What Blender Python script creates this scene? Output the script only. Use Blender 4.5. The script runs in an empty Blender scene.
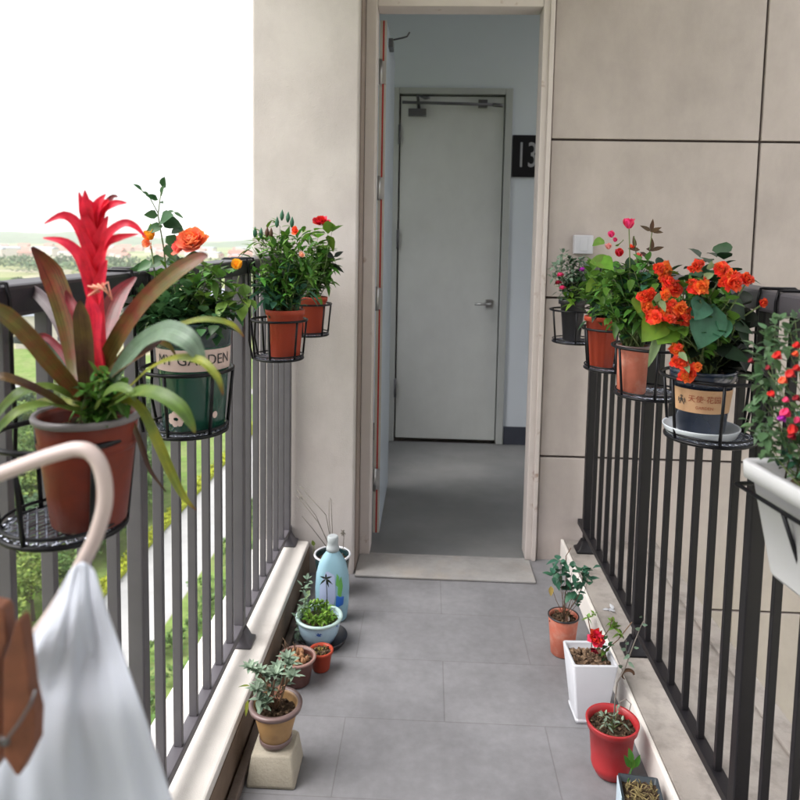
import bpy, math, random
from mathutils import Vector, Matrix, Euler
V = Vector
PI = math.pi
rnd = random.Random(7)
SC = bpy.context.scene
COL = SC.collection

# ------------------------------------------------------------ camera
YAW, PITCH, ROLL = math.radians(2.4), math.radians(5.0), 0.018
EYE = V((0.0, 0.0, 1.3))
FPX = 700.0                                   # focal length in pixels of an 800 px frame
R3 = Matrix.Rotation(YAW, 3, 'Z') @ Matrix.Rotation(PI/2 - PITCH, 3, 'X') @ Matrix.Rotation(ROLL, 3, 'Z')
cd = bpy.data.cameras.new('camera')
cam = bpy.data.objects.new('camera', cd)
COL.objects.link(cam)
cam.location = EYE
cam.rotation_euler = R3.to_euler()
cd.sensor_width = 36.0
cd.lens = 36.0 * FPX / 800.0
f_ = R3.transposed() @ V((0, 1, 0))
SX = (f_.x / -f_.z * FPX - 30.0) / 800.0       # the corridor's vanishing point stands at (430, 240)
SY = (f_.y / -f_.z * FPX - 160.0) / 800.0
cd.shift_x, cd.shift_y = SX, SY
cd.clip_start, cd.clip_end = 0.02, 20000
cd.dof.use_dof = True
cd.dof.focus_distance = 1.6
cd.dof.aperture_fstop = 7.0
SC.camera = cam

def ray(px, py):
    x = (px - 400.0) / FPX + SX * 800 / FPX
    y = (400.0 - py) / FPX + SY * 800 / FPX
    return R3 @ V((x, y, -1.0))
def W(px, py, Y):                              # point seen there that stands Y metres down the gallery
    d = ray(px, py)
    return EYE + d * (Y / d.y)
def G(px, py, z=0.0):                          # point seen there at height z
    d = ray(px, py)
    return EYE + d * ((z - EYE.z) / d.z)

# ------------------------------------------------------------ sky, sun, exposure
SUN_EL, SUN_AZ = math.radians(56), math.radians(250)   # hazy high sun on the open (left) side, a little behind the camera
w = bpy.data.worlds.new('World'); SC.world = w; w.use_nodes = True
nt = w.node_tree; nt.nodes.clear()
sky = nt.nodes.new('ShaderNodeTexSky'); sky.sky_type = 'NISHITA'; sky.sun_disc = False
sky.sun_elevation = SUN_EL; sky.sun_rotation = SUN_AZ
sky.air_density = 1.0; sky.dust_density = 6.0; sky.ozone_density = 1.0; sky.altitude = 0
hs = nt.nodes.new('ShaderNodeHueSaturation'); hs.inputs['Saturation'].default_value = 0.22
hs.inputs['Value'].default_value = 1.0
bg = nt.nodes.new('ShaderNodeBackground'); bg.inputs['Strength'].default_value = 0.15
wo = nt.nodes.new('ShaderNodeOutputWorld')
lg = nt.nodes.new('ShaderNodeMixRGB'); lg.blend_type = 'LIGHTEN'; lg.inputs[0].default_value = 1.0   # bright overcast veil down to the horizon
lg.inputs[2].default_value = (3.6, 3.62, 3.7, 1)
nt.links.new(sky.outputs[0], hs.inputs['Color']); nt.links.new(hs.outputs[0], lg.inputs[1]); nt.links.new(lg.outputs[0], bg.inputs['Color'])
nt.links.new(bg.outputs[0], wo.inputs['Surface'])
sl = bpy.data.lights.new('sun', 'SUN'); sl.energy = 0.75; sl.angle = math.radians(50); sl.color = (1.0, 0.965, 0.93)
so = bpy.data.objects.new('sun', sl); COL.objects.link(so)
sd = V((math.sin(SUN_AZ) * math.cos(SUN_EL), math.cos(SUN_AZ) * math.cos(SUN_EL), math.sin(SUN_EL)))
so.rotation_euler = sd.to_track_quat('Z', 'Y').to_euler()
SC.view_settings.view_transform = 'Standard'; SC.view_settings.look = 'None'
SC.view_settings.gamma = 1.0; SC.view_settings.use_curve_mapping = False
SC.view_settings.exposure = 1.4
SC.render.engine = 'CYCLES'
SC.cycles.max_bounces = 7; SC.cycles.diffuse_bounces = 5; SC.cycles.glossy_bounces = 3
SC.cycles.transmission_bounces = 4; SC.cycles.volume_bounces = 3; SC.cycles.transparent_max_bounces = 4
SC.cycles.use_denoising = True
SC.cycles.sample_clamp_indirect = 6.0

# ------------------------------------------------------------ materials
def mat(name, col, rough=0.6, var=0.12, scale=8.0, bump=0.0, bscale=150.0, metal=0.0, spec=0.5, island=0.0,
        trans=0.0, col2=None, c2f=(0.5, 0.65), c2scale=None, coat=0.0, hue=0.0):
    m = bpy.data.materials.new(name); m.use_nodes = True
    t = m.node_tree; N = t.nodes; L = t.links
    b = N['Principled BSDF']; out = N['Material Output']
    b.inputs['Roughness'].default_value = rough; b.inputs['Metallic'].default_value = metal
    b.inputs['Specular IOR Level'].default_value = spec
    b.inputs['Coat Weight'].default_value = coat
    tc = N.new('ShaderNodeTexCoord')
    n = N.new('ShaderNodeTexNoise'); n.inputs['Scale'].default_value = scale; n.inputs['Detail'].default_value = 6
    n.inputs['Roughness'].default_value = 0.6
    L.new(tc.outputs['Object'], n.inputs['Vector'])
    mr = N.new('ShaderNodeMapRange'); mr.inputs['From Min'].default_value = 0.3; mr.inputs['From Max'].default_value = 0.7
    mr.inputs['To Min'].default_value = 1 - var; mr.inputs['To Max'].default_value = 1 + var
    L.new(n.outputs['Fac'], mr.inputs['Value'])
    h = N.new('ShaderNodeHueSaturation'); h.inputs['Color'].default_value = (*col, 1)
    if col2 is not None:
        n2 = N.new('ShaderNodeTexNoise'); n2.inputs['Scale'].default_value = c2scale or scale * 0.4; n2.inputs['Detail'].default_value = 8
        n2.inputs['Roughness'].default_value = 0.65
        L.new(tc.outputs['Object'], n2.inputs['Vector'])
        cr = N.new('ShaderNodeValToRGB'); cr.color_ramp.elements[0].position = c2f[0]; cr.color_ramp.elements[1].position = c2f[1]
        cr.color_ramp.elements[0].color = (*col, 1); cr.color_ramp.elements[1].color = (*col2, 1)
        L.new(n2.outputs['Fac'], cr.inputs['Fac']); L.new(cr.outputs['Color'], h.inputs['Color'])
    val = mr.outputs['Result']
    if island:
        g = N.new('ShaderNodeNewGeometry')
        mi = N.new('ShaderNodeMapRange'); mi.inputs['To Min'].default_value = 1 - island; mi.inputs['To Max'].default_value = 1 + island
        L.new(g.outputs['Random Per Island'], mi.inputs['Value'])
        mm = N.new('ShaderNodeMath'); mm.operation = 'MULTIPLY'
        L.new(val, mm.inputs[0]); L.new(mi.outputs['Result'], mm.inputs[1]); val = mm.outputs[0]
        if hue:
            m1 = N.new('ShaderNodeMath'); m1.operation = 'MULTIPLY'; m1.inputs[1].default_value = 7.31
            m2 = N.new('ShaderNodeMath'); m2.operation = 'FRACT'
            mh = N.new('ShaderNodeMapRange'); mh.inputs['To Min'].default_value = 0.5 - hue; mh.inputs['To Max'].default_value = 0.5 + hue
            L.new(g.outputs['Random Per Island'], m1.inputs[0]); L.new(m1.outputs[0], m2.inputs[0]); L.new(m2.outputs[0], mh.inputs['Value'])
            L.new(mh.outputs['Result'], h.inputs['Hue'])
    L.new(val, h.inputs['Value']); L.new(h.outputs['Color'], b.inputs['Base Color'])
    if bump:
        nb = N.new('ShaderNodeTexNoise'); nb.inputs['Scale'].default_value = bscale; nb.inputs['Detail'].default_value = 4
        L.new(tc.outputs['Object'], nb.inputs['Vector'])
        bp = N.new('ShaderNodeBump'); bp.inputs['Strength'].default_value = bump; bp.inputs['Distance'].default_value = 0.002
        L.new(nb.outputs['Fac'], bp.inputs['Height']); L.new(bp.outputs['Normal'], b.inputs['Normal'])
    if trans:
        tr = N.new('ShaderNodeBsdfTranslucent'); L.new(h.outputs['Color'], tr.inputs['Color'])
        mx = N.new('ShaderNodeMixShader'); mx.inputs['Fac'].default_value = trans
        L.new(b.outputs[0], mx.inputs[1]); L.new(tr.outputs[0], mx.inputs[2]); L.new(mx.outputs[0], out.inputs['Surface'])
    return m

M = {}
M['panel'] = mat('wall_panel_stone', (0.44, 0.388, 0.365), 0.75, 0.06, 3, 0.35, 350, spec=0.3, col2=(0.37, 0.322, 0.30), c2f=(0.35, 0.75), c2scale=1.6)
def stains(m, sc=(9, 9, 0.9), lo=0.86, hi=1.05, pos=(0.35, 0.6)):
    """rain streaks and grime with a shape of their own"""
    t = m.node_tree; N = t.nodes; L = t.links
    h = [n for n in N if n.type == 'HUE_SAT'][0]; old = h.inputs['Value'].links[0].from_socket
    tc = N.new('ShaderNodeTexCoord'); mp = N.new('ShaderNodeMapping'); mp.inputs['Scale'].default_value = sc; L.new(tc.outputs['Object'], mp.inputs['Vector'])
    n = N.new('ShaderNodeTexNoise'); n.inputs['Scale'].default_value = 1.0; n.inputs['Detail'].default_value = 9; n.inputs['Roughness'].default_value = 0.7; L.new(mp.outputs[0], n.inputs['Vector'])
    r_ = N.new('ShaderNodeMapRange'); r_.inputs['From Min'].default_value = pos[0]; r_.inputs['From Max'].default_value = pos[1]
    r_.inputs['To Min'].default_value = lo; r_.inputs['To Max'].default_value = hi; L.new(n.outputs['Fac'], r_.inputs['Value'])
    q = N.new('ShaderNodeMath'); q.operation = 'MULTIPLY'; L.new(old, q.inputs[0]); L.new(r_.outputs[0], q.inputs[1]); L.new(q.outputs[0], h.inputs['Value'])
stains(M['panel'], (5, 5, 2.6), 0.91, 1.04)
M['joint'] = mat('dark_joint', (0.050, 0.036, 0.032), 0.9)
M['render'] = mat('pier_render', (0.50, 0.462, 0.445), 0.85, 0.05, 4, 0.6, 260, spec=0.2, col2=(0.43, 0.385, 0.375), c2f=(0.4, 0.8), c2scale=3)
M['reveal'] = mat('reveal_stone', (0.26, 0.21, 0.185), 0.85, 0.12, 6, 0.5, 200, spec=0.2)
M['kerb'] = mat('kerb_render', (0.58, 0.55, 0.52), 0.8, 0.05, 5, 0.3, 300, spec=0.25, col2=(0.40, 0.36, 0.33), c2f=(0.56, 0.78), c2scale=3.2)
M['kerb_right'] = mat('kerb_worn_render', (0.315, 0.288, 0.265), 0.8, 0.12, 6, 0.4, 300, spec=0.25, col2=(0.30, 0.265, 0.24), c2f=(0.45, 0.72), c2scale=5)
M['kerb_face'] = mat('kerb_face_shade_brown', (0.16, 0.115, 0.085), 0.8, 0.2, 9, 0.4, 200, spec=0.2)
M['white_edge'] = mat('white_kerb_edge', (0.72, 0.68, 0.64), 0.7, 0.06, 12, 0.2, 300, col2=(0.4, 0.34, 0.29), c2f=(0.6, 0.8), c2scale=14)
M['threshold'] = mat('threshold_stone', (0.30, 0.29, 0.285), 0.6, 0.08, 5, 0.2, 300, col2=(0.30, 0.27, 0.24), c2f=(0.5, 0.75), c2scale=6)
M['frame'] = mat('door_frame_paint', (0.54, 0.485, 0.46), 0.5, 0.05, 8, 0.1, 300, col2=(0.30, 0.21, 0.17), c2f=(0.62, 0.74), c2scale=16)
M['leaf_paint'] = mat('door_leaf_paint', (0.42, 0.40, 0.36), 0.45, 0.04, 6, 0.05, 300)
M['leaf_blue'] = mat('blue_grey_door_face', (0.34, 0.39, 0.44), 0.5, 0.05, 4)
M['inner_leaf'] = mat('inner_door_paint', (0.60, 0.62, 0.61), 0.5, 0.03, 3, 0.05, 200)
M['inner_frame'] = mat('inner_frame_paint', (0.44, 0.46, 0.45), 0.5, 0.04, 3)
M['inner_wall'] = mat('inner_wall_paint', (0.66, 0.71, 0.77), 0.8, 0.03, 2, 0.3, 300, spec=0.2)
M['skirting'] = mat('skirting_dark', (0.045, 0.05, 0.07), 0.5, 0.1)
M['red_core'] = mat('red_door_core', (0.36, 0.018, 0.015), 0.6, 0.1)
M['steel'] = mat('brushed_steel', (0.42, 0.42, 0.42), 0.35, 0.08, 20, metal=0.9)
M['dark_steel'] = mat('dark_steel', (0.12, 0.12, 0.13), 0.4, 0.1, metal=0.6)
M['rail'] = mat('grey_brown_rail_paint', (0.078, 0.072, 0.082), 0.45, 0.1, 10, 0.1, 300, spec=0.5)
M['handrail_shade'] = mat('shade_dark_handrail', (0.026, 0.023, 0.030), 0.42, 0.15, 10, 0.1, 300, spec=0.35)  # rail colour darkened, the handrail's shaded inner side is painted in
M['rail_shade'] = mat('shade_black_rail', (0.010, 0.009, 0.011), 0.45, 0.12, 10, 0.1, 300, spec=0.3)  # rail colour taken near black to paint in the right railing's shade
M['basket'] = mat('black_wire_coating', (0.004, 0.004, 0.006), 0.35, 0.1, spec=0.25)
M['mesh_base'] = mat('glossy_mesh_wire', (0.30, 0.32, 0.38), 0.22, 0.5, 90, spec=0.9, metal=0.9)  # brighter base colour puts highlights into the mesh
M['soil'] = mat('potting_soil', (0.045, 0.030, 0.020), 0.95, 0.4, 120, 1.0, 300, spec=0.1, col2=(0.16, 0.11, 0.07), c2f=(0.5, 0.62), c2scale=90)
M['brownpot'] = mat('brown_plastic_pot', (0.16, 0.026, 0.014), 0.42, 0.2, 12, 0.1, 200, spec=0.25, col2=(0.10, 0.024, 0.018), c2f=(0.45, 0.7), c2scale=14)
M['rimgrey'] = mat('worn_grey_rim', (0.16, 0.145, 0.15), 0.45, 0.15, 30)
M['greenpot'] = mat('dark_green_pot', (0.008, 0.060, 0.040), 0.25, 0.1, 6, coat=0.3)
M['greenrim'] = mat('blue_black_pot_rim', (0.010, 0.028, 0.032), 0.25, 0.1, 6, coat=0.3)
M['label_pink'] = mat('pink_beige_label', (0.56, 0.42, 0.38), 0.6, 0.05, 15)
M['ink'] = mat('black_print', (0.02, 0.02, 0.025), 0.5)
M['ink_red'] = mat('rust_print', (0.30, 0.06, 0.025), 0.6)
M['kraft'] = mat('kraft_label', (0.46, 0.27, 0.15), 0.6, 0.08, 25)
M['redpot'] = mat('terracotta_red_plastic', (0.36, 0.050, 0.024), 0.45, 0.12, 9, 0.15, 200, spec=0.25, col2=(0.30, 0.05, 0.03), c2f=(0.45, 0.7), c2scale=18)
M['terra'] = mat('dusty_terracotta', (0.42, 0.115, 0.070), 0.65, 0.14, 22, 0.3, 200, col2=(0.46, 0.20, 0.145), c2f=(0.48, 0.66), c2scale=26)
M['blackpot'] = mat('black_plastic_pot', (0.018, 0.017, 0.020), 0.4, 0.1, 10)
M['bluepot_dark'] = mat('blue_black_glossy_pot', (0.012, 0.020, 0.040), 0.22, 0.2, 8, coat=0.4)
M['white_plastic'] = mat('white_plastic', (0.54, 0.55, 0.59), 0.35, 0.03, 6, col2=(0.52, 0.50, 0.49), c2f=(0.6, 0.8), c2scale=10)
M['planter_white'] = mat('white_planter_plastic', (0.52, 0.52, 0.54), 0.4, 0.04, 6, col2=(0.45, 0.42, 0.40), c2f=(0.58, 0.8), c2scale=9)
M['saucer'] = mat('white_blue_saucer', (0.60, 0.64, 0.70), 0.25, 0.05, 8)
M['bluepot'] = mat('pale_blue_glaze', (0.36, 0.50, 0.60), 0.3, 0.06, 10, coat=0.3, col2=(0.02, 0.08, 0.30), c2f=(0.60, 0.63), c2scale=28)
M['bluerim'] = mat('pale_green_rim', (0.42, 0.56, 0.54), 0.3, 0.06)
M['tanpot'] = mat('tan_glazed_pot', (0.34, 0.20, 0.085), 0.45, 0.15, 14, 0.1, col2=(0.22, 0.12, 0.06), c2f=(0.5, 0.75), c2scale=20)
M['tanrim'] = mat('mauve_brown_rim', (0.15, 0.10, 0.095), 0.4, 0.15, 20)
M['darkbrown'] = mat('dark_brown_pot', (0.085, 0.030, 0.024), 0.4, 0.15)
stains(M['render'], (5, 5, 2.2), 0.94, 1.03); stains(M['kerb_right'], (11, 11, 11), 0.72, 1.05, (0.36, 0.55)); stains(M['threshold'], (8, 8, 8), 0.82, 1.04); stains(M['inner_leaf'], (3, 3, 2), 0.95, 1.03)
M['rim_pinkish'] = mat('pinkish_rim', (0.26, 0.15, 0.13), 0.5, 0.12)
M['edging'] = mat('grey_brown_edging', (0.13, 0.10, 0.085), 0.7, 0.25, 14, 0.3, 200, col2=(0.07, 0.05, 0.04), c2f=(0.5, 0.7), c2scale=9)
M['concrete'] = mat('cast_concrete', (0.37, 0.335, 0.27), 0.9, 0.1, 12, 0.7, 160, spec=0.2, col2=(0.28, 0.25, 0.20), c2f=(0.5, 0.75), c2scale=11)
M['bottle'] = mat('pale_blue_bottle', (0.30, 0.50, 0.60), 0.3, 0.03, 5, trans=0.2)
M['bottle_label'] = mat('lilac_label', (0.40, 0.46, 0.66), 0.4, 0.04)
M['bottle_green'] = mat('green_leaf_print', (0.12, 0.36, 0.08), 0.4)
M['bottle_blue'] = mat('blue_print', (0.02, 0.12, 0.48), 0.4)
M['cap'] = mat('milky_cap', (0.48, 0.52, 0.54), 0.35, 0.05, trans=0.3)
M['cloth'] = mat('white_cotton', (0.68, 0.72, 0.81), 0.9, 0.03, 9, 0.5, 1400, spec=0.1, trans=0.22)
M['tube'] = mat('pinkish_white_plastic', (0.50, 0.41, 0.39), 0.38, 0.03, 6)
M['wood'] = mat('clothespin_wood', (0.13, 0.042, 0.018), 0.65, 0.35, 45, 0.2, 200)
M['switch'] = mat('white_switch_plastic', (0.46, 0.46, 0.50), 0.4, 0.02)
M['signblack'] = mat('black_sign', (0.008, 0.008, 0.010), 0.35)
M['signgrey'] = mat('grey_numerals', (0.36, 0.36, 0.38), 0.4)
# foliage and flowers
def streaks(m, across=26.0, amount=0.45, edge=None):
    """fine lengthwise veins on strap leaves, and a differently coloured tip"""
    t = m.node_tree; N = t.nodes; L = t.links
    h = [n for n in N if n.type == 'HUE_SAT'][0]; old = h.inputs['Value'].links[0].from_socket
    a = N.new('ShaderNodeAttribute'); a.attribute_name = 'strand'
    mp = N.new('ShaderNodeMapping'); mp.inputs['Scale'].default_value = (across, 2.2, 1); L.new(a.outputs['Vector'], mp.inputs['Vector'])
    n = N.new('ShaderNodeTexNoise'); n.inputs['Scale'].default_value = 1.0; n.inputs['Detail'].default_value = 5; L.new(mp.outputs[0], n.inputs['Vector'])
    r_ = N.new('ShaderNodeMapRange'); r_.inputs['From Min'].default_value = 0.3; r_.inputs['From Max'].default_value = 0.7
    r_.inputs['To Min'].default_value = 1 - amount; r_.inputs['To Max'].default_value = 1 + amount; L.new(n.outputs['Fac'], r_.inputs['Value'])
    q = N.new('ShaderNodeMath'); q.operation = 'MULTIPLY'; L.new(old, q.inputs[0]); L.new(r_.outputs[0], q.inputs[1]); L.new(q.outputs[0], h.inputs['Value'])
    bp = N.new('ShaderNodeBump'); bp.inputs['Strength'].default_value = 0.35; bp.inputs['Distance'].default_value = 0.001
    L.new(n.outputs['Fac'], bp.inputs['Height']); L.new(bp.outputs[0], N['Principled BSDF'].inputs['Normal'])
    if edge:
        sp = N.new('ShaderNodeSeparateXYZ'); L.new(a.outputs['Vector'], sp.inputs[0])
        rp = N.new('ShaderNodeValToRGB'); rp.color_ramp.elements[0].position = 0.84; rp.color_ramp.elements[1].position = 0.97
        rp.color_ramp.elements[0].color = (0, 0, 0, 1); rp.color_ramp.elements[1].color = (1, 1, 1, 1); L.new(sp.outputs['Y'], rp.inputs['Fac'])
        mx = N.new('ShaderNodeMixRGB'); mx.inputs[2].default_value = (*edge, 1)
        src = h.inputs['Color'].links[0].from_socket if h.inputs['Color'].links else None
        if src: L.new(src, mx.inputs[1])
        else: mx.inputs[1].default_value = h.inputs['Color'].default_value
        L.new(rp.outputs[0], mx.inputs[0]); L.new(mx.outputs[0], h.inputs['Color'])
def fol(name, c, tr=0.22, rough=0.42, isl=0.35, hue=0.015, c2=None):
    M[name] = mat(name, c, rough, 0.15, 60, trans=tr, island=isl, hue=hue, col2=c2, c2f=(0.42, 0.62), c2scale=22, spec=0.3)
fol('f_rose', (0.038, 0.105, 0.036))
fol('f_rose_light', (0.12, 0.22, 0.035))
fol('f_mid', (0.070, 0.175, 0.026), hue=0.02)
fol('f_light', (0.13, 0.26, 0.030))
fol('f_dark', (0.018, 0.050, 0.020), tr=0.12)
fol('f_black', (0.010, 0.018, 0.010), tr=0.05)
fol('f_grey', (0.16, 0.24, 0.17), rough=0.6)
fol('f_bluegreen', (0.045, 0.14, 0.085))
fol('f_begonia', (0.085, 0.205, 0.030))
fol('f_pale', (0.22, 0.32, 0.16))
fol('f_succ', (0.22, 0.30, 0.22), rough=0.6)
fol('f_brownleaf', (0.09, 0.050, 0.028))
fol('f_fuchsia', (0.085, 0.165, 0.075))
fol('stem', (0.10, 0.14, 0.05), tr=0)
fol('stem_brown', (0.12, 0.075, 0.045), tr=0, rough=0.7)
fol('stem_grey', (0.17, 0.15, 0.13), tr=0, rough=0.7)
fol('b_olive', (0.095, 0.085, 0.020), tr=0.15, rough=0.36, isl=0.25, c2=(0.15, 0.038, 0.018))
fol('b_maroon', (0.20, 0.020, 0.024), tr=0.15, rough=0.3, isl=0.1, c2=(0.10, 0.030, 0.024))
fol('b_brown', (0.065, 0.030, 0.022), tr=0.1, rough=0.3, isl=0.1, c2=(0.10, 0.07, 0.02))
fol('b_grey', (0.17, 0.14, 0.15), tr=0.1, rough=0.35, isl=0.1)
fol('b_sheen', (0.10, 0.16, 0.10), tr=0.15, rough=0.42, isl=0.1, c2=(0.15, 0.21, 0.16))  # pale grey green, the leaf's sheen is painted into the colour
fol('b_yellow', (0.20, 0.22, 0.025), tr=0.25, rough=0.4, isl=0.2, c2=(0.11, 0.16, 0.03))
fol('b_green', (0.075, 0.14, 0.03), tr=0.2, rough=0.38, isl=0.15, c2=(0.13, 0.19, 0.04))
fol('b_red', (0.75, 0.030, 0.030), tr=0.3, rough=0.38, isl=0.12, c2=(0.48, 0.015, 0.03))
for k_, e_ in (('b_olive', (0.06, 0.02, 0.015)), ('b_brown', (0.04, 0.02, 0.015)), ('b_maroon', (0.10, 0.01, 0.012)), ('b_grey', (0.12, 0.03, 0.04)), ('b_sheen', (0.12, 0.15, 0.03)), ('b_yellow', (0.16, 0.05, 0.02)), ('b_green', (0.14, 0.12, 0.02))): streaks(M[k_], edge=e_)
streaks(M['b_red'], 20, 0.22)
fol('p_orange', (0.95, 0.22, 0.07), tr=0.3, isl=0.2, hue=0.02, c2=(0.90, 0.38, 0.22))
fol('p_coral', (0.85, 0.13, 0.12), tr=0.3, isl=0.2)
fol('p_yellow', (0.92, 0.42, 0.03), tr=0.3, isl=0.2)
fol('p_begonia', (0.88, 0.10, 0.045), tr=0.3, isl=0.35, hue=0.012)
fol('p_begonia_o', (0.92, 0.22, 0.05), tr=0.3, isl=0.25)
fol('p_red', (0.62, 0.018, 0.035), tr=0.25, isl=0.2)
fol('p_pink', (0.80, 0.055, 0.20), tr=0.3, isl=0.2)
fol('p_palepink', (0.80, 0.30, 0.30), tr=0.3, isl=0.2)
fol('p_purple', (0.42, 0.03, 0.42), tr=0.25, isl=0.2)
fol('p_darkred', (0.26, 0.012, 0.03), tr=0.2, isl=0.25)
fol('p_peach', (0.85, 0.45, 0.32), tr=0.3, isl=0.2)
fol('crown', (0.085, 0.155, 0.035), tr=0.2, rough=0.7, isl=0.4, hue=0.02)
fol('crown_yellow', (0.16, 0.23, 0.045), tr=0.2, rough=0.7, isl=0.4, hue=0.02)
fol('crown_dark', (0.045, 0.095, 0.035), tr=0.15, rough=0.7, isl=0.4, hue=0.02)
M['bark'] = mat('bark', (0.12, 0.09, 0.07), 0.9)

# ------------------------------------------------------------ mesh builder
class MB:
    def __init__(s): s.v = []; s.f = []; s.sm = []; s.uv = {}
    def add(s, vs, fs, smooth=True):
        b = len(s.v); s.v += [V(p) for p in vs]
        s.f += [tuple(b + i for i in f) for f in fs]; s.sm += [smooth] * len(fs)
        return s
    def box(s, a, b, R=None, c=None):
        (x0, y0, z0), (x1, y1, z1) = a, b
        vs = [V((x, y, z)) for z in (z0, z1) for y in (y0, y1) for x in (x0, x1)]
        if R is not None:
            c = c or (V(a) + V(b)) / 2
            vs = [c + R @ (p - c) for p in vs]
        return s.add(vs, [(0, 2, 3, 1), (4, 5, 7, 6), (0, 1, 5, 4), (2, 6, 7, 3), (0, 4, 6, 2), (1, 3, 7, 5)], False)
    def rings(s, rr, cap0=True, cap1=True, smooth=True, closed=False):
        n = len(rr[0]); vs = [p for r in rr for p in r]; fs = []
        m = len(rr)
        for i in range(m if closed else m - 1):
            j = (i + 1) % m
            for k in range(n):
                fs.append((i*n + k, i*n + (k+1) % n, j*n + (k+1) % n, j*n + k))
        s.add(vs, fs, smooth)
        if not closed:
            b = len(s.v) - len(vs)
            if cap0: s.f.append(tuple(b + k for k in reversed(range(n)))); s.sm.append(False)
            if cap1: s.f.append(tuple(b + (m-1)*n + k for k in range(n))); s.sm.append(False)
        return s
    def tube(s, pts, r, n=8, closed=False, flat=None):
        pts = [V(p) for p in pts]; m = len(pts)
        rr = []; up = None
        for i, p in enumerate(pts):
            if closed: t = pts[(i+1) % m] - pts[i-1]
            else: t = pts[min(i+1, m-1)] - pts[max(i-1, 0)]
            if t.length < 1e-9: t = V((0, 0, 1))
            t.normalize()
            if up is None:
                up = V((0, 0, 1)) if abs(t.z) < 0.9 else V((1, 0, 0))
            u = (up - t * up.dot(t))
            if u.length < 1e-6: u = t.orthogonal()
            u.normalize(); up = u
            v = t.cross(u)
            ri = r[i] if isinstance(r, (list, tuple)) else r
            rr.append([p + (u * math.cos(2*PI*k/n) + v * math.sin(2*PI*k/n)) * ri for k in range(n)])
        return s.rings(rr, closed=closed)
    def lathe(s, c, prof, n=32, cap0=True, cap1=True, flute=0, fl=0.0):
        c = V(c); rr = []
        for (r, z) in prof:
            ring = []
            for k in range(n):
                a = 2*PI*k/n
                rk = r * (1 + fl * math.cos(flute * a)) if flute else r
                ring.append(c + V((rk*math.cos(a), rk*math.sin(a), z)))
            rr.append(ring)
        return s.rings(rr, cap0, cap1)
    def ring(s, c, R, r, n=40, m=6, z=0):
        c = V(c)
        return s.tube([c + V((R*math.cos(2*PI*k/n), R*math.sin(2*PI*k/n), z)) for k in range(n)], r, m, closed=True)
    def loft(s, secs, n=6, cap0=True, cap1=True, R=None, smooth=True):
        # secs: (cx, cy, z, hx, hy, rad) rounded rectangles
        rr = []
        for (cx, cy, z, hx, hy, rad) in secs:
            ring = []
            rad = min(rad, hx, hy)
            for q, (sx, sy) in enumerate(((1, 1), (-1, 1), (-1, -1), (1, -1))):
                for k in range(n + 1):
                    a = q*PI/2 + (PI/2)*k/n
                    p = V((sx*(hx-rad) + rad*math.cos(a), sy*(hy-rad) + rad*math.sin(a), 0))
                    if R is not None: p = R @ p
                    ring.append(V((cx, cy, z)) + p)
            rr.append(ring)
        return s.rings(rr, cap0, cap1, smooth)
    def leaf(s, p, d, L, Wd, up=None, droop=0.25, fold=0.25, n=4, sharp=1.0, twist=0.0, wave=0.0):
        p = V(p); d = V(d).normalized()
        up = V(up) if up is not None else V((0, 0, 1))
        sd_ = d.cross(up)
        if sd_.length < 0.05: sd_ = d.cross(V((rnd.uniform(-1, 1), rnd.uniform(-1, 1), 0.3)))
        sd_.normalize(); nr = sd_.cross(d).normalized()
        if twist:
            q = Matrix.Rotation(twist, 3, d); sd_ = q @ sd_; nr = q @ nr
        vs = []; fs = []
        for i in range(n + 1):
            t = i / n
            wd = Wd * 0.5 * max(0.03, (math.sin(PI * min(1, t**0.75)) ** 0.8) * (1.12 - 0.25*t)) if i < n else Wd*0.01
            if sharp != 1.0: wd *= (1 - t) ** (sharp - 1) if i < n else 1
            c = p + d * (L*t) + V((0, 0, -1)) * (L * droop * t * t)
            wv = wave * Wd * math.sin(t * 9 + p.x * 300)
            vs += [c - sd_*wd + nr*(wd*fold + wv), c - nr*(wd*fold*0.3), c + sd_*wd + nr*(wd*fold - wv)]
            if i:
                b = 3*i
                fs += [(b-3, b-2, b+1, b), (b-2, b-1, b+2, b+1)]
        return s.add(vs, fs)
    def strap(s, pts, wid, nrm, fold=0.25, sub=4, curl=0.0):
        # smooth ribbon through pts with widths wid; nrm = rough face normal
        P = [V(p) for p in pts]; n = len(P); C = []
        for i in range(n - 1):
            p0, p1, p2, p3 = P[max(i-1, 0)], P[i], P[i+1], P[min(i+2, n-1)]
            for k in range(sub):
                t = k / sub
                C.append((0.5*((2*p1) + (p2-p0)*t + (2*p0-5*p1+4*p2-p3)*t*t + (3*p1-p0-3*p2+p3)*t**3), wid[i] + (wid[i+1]-wid[i])*t))
        C.append((P[-1], wid[-1]))
        vs = []; fs = []; m = len(C)
        for i, (c, wd) in enumerate(C):
            t = (C[min(i+1, m-1)][0] - C[max(i-1, 0)][0]).normalized()
            nn = V(nrm); nn = (nn - t*nn.dot(t)).normalized()
            q = Matrix.Rotation(curl * i / m, 3, t); nn = q @ nn
            sv = t.cross(nn)
            for a in (-1, -0.5, 0, 0.5, 1):
                s.uv[len(s.v) + len(vs)] = (a*0.5 + 0.5, i / m)
                vs.append(c + sv*(wd*0.5*a) + nn*(wd*0.5*fold*(abs(a)**1.5)))
            if i:
                b = 5*i
                for k in range(4): fs.append((b-5+k, b-4+k, b+1+k, b+k))
        return s.add(vs, fs)
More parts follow.
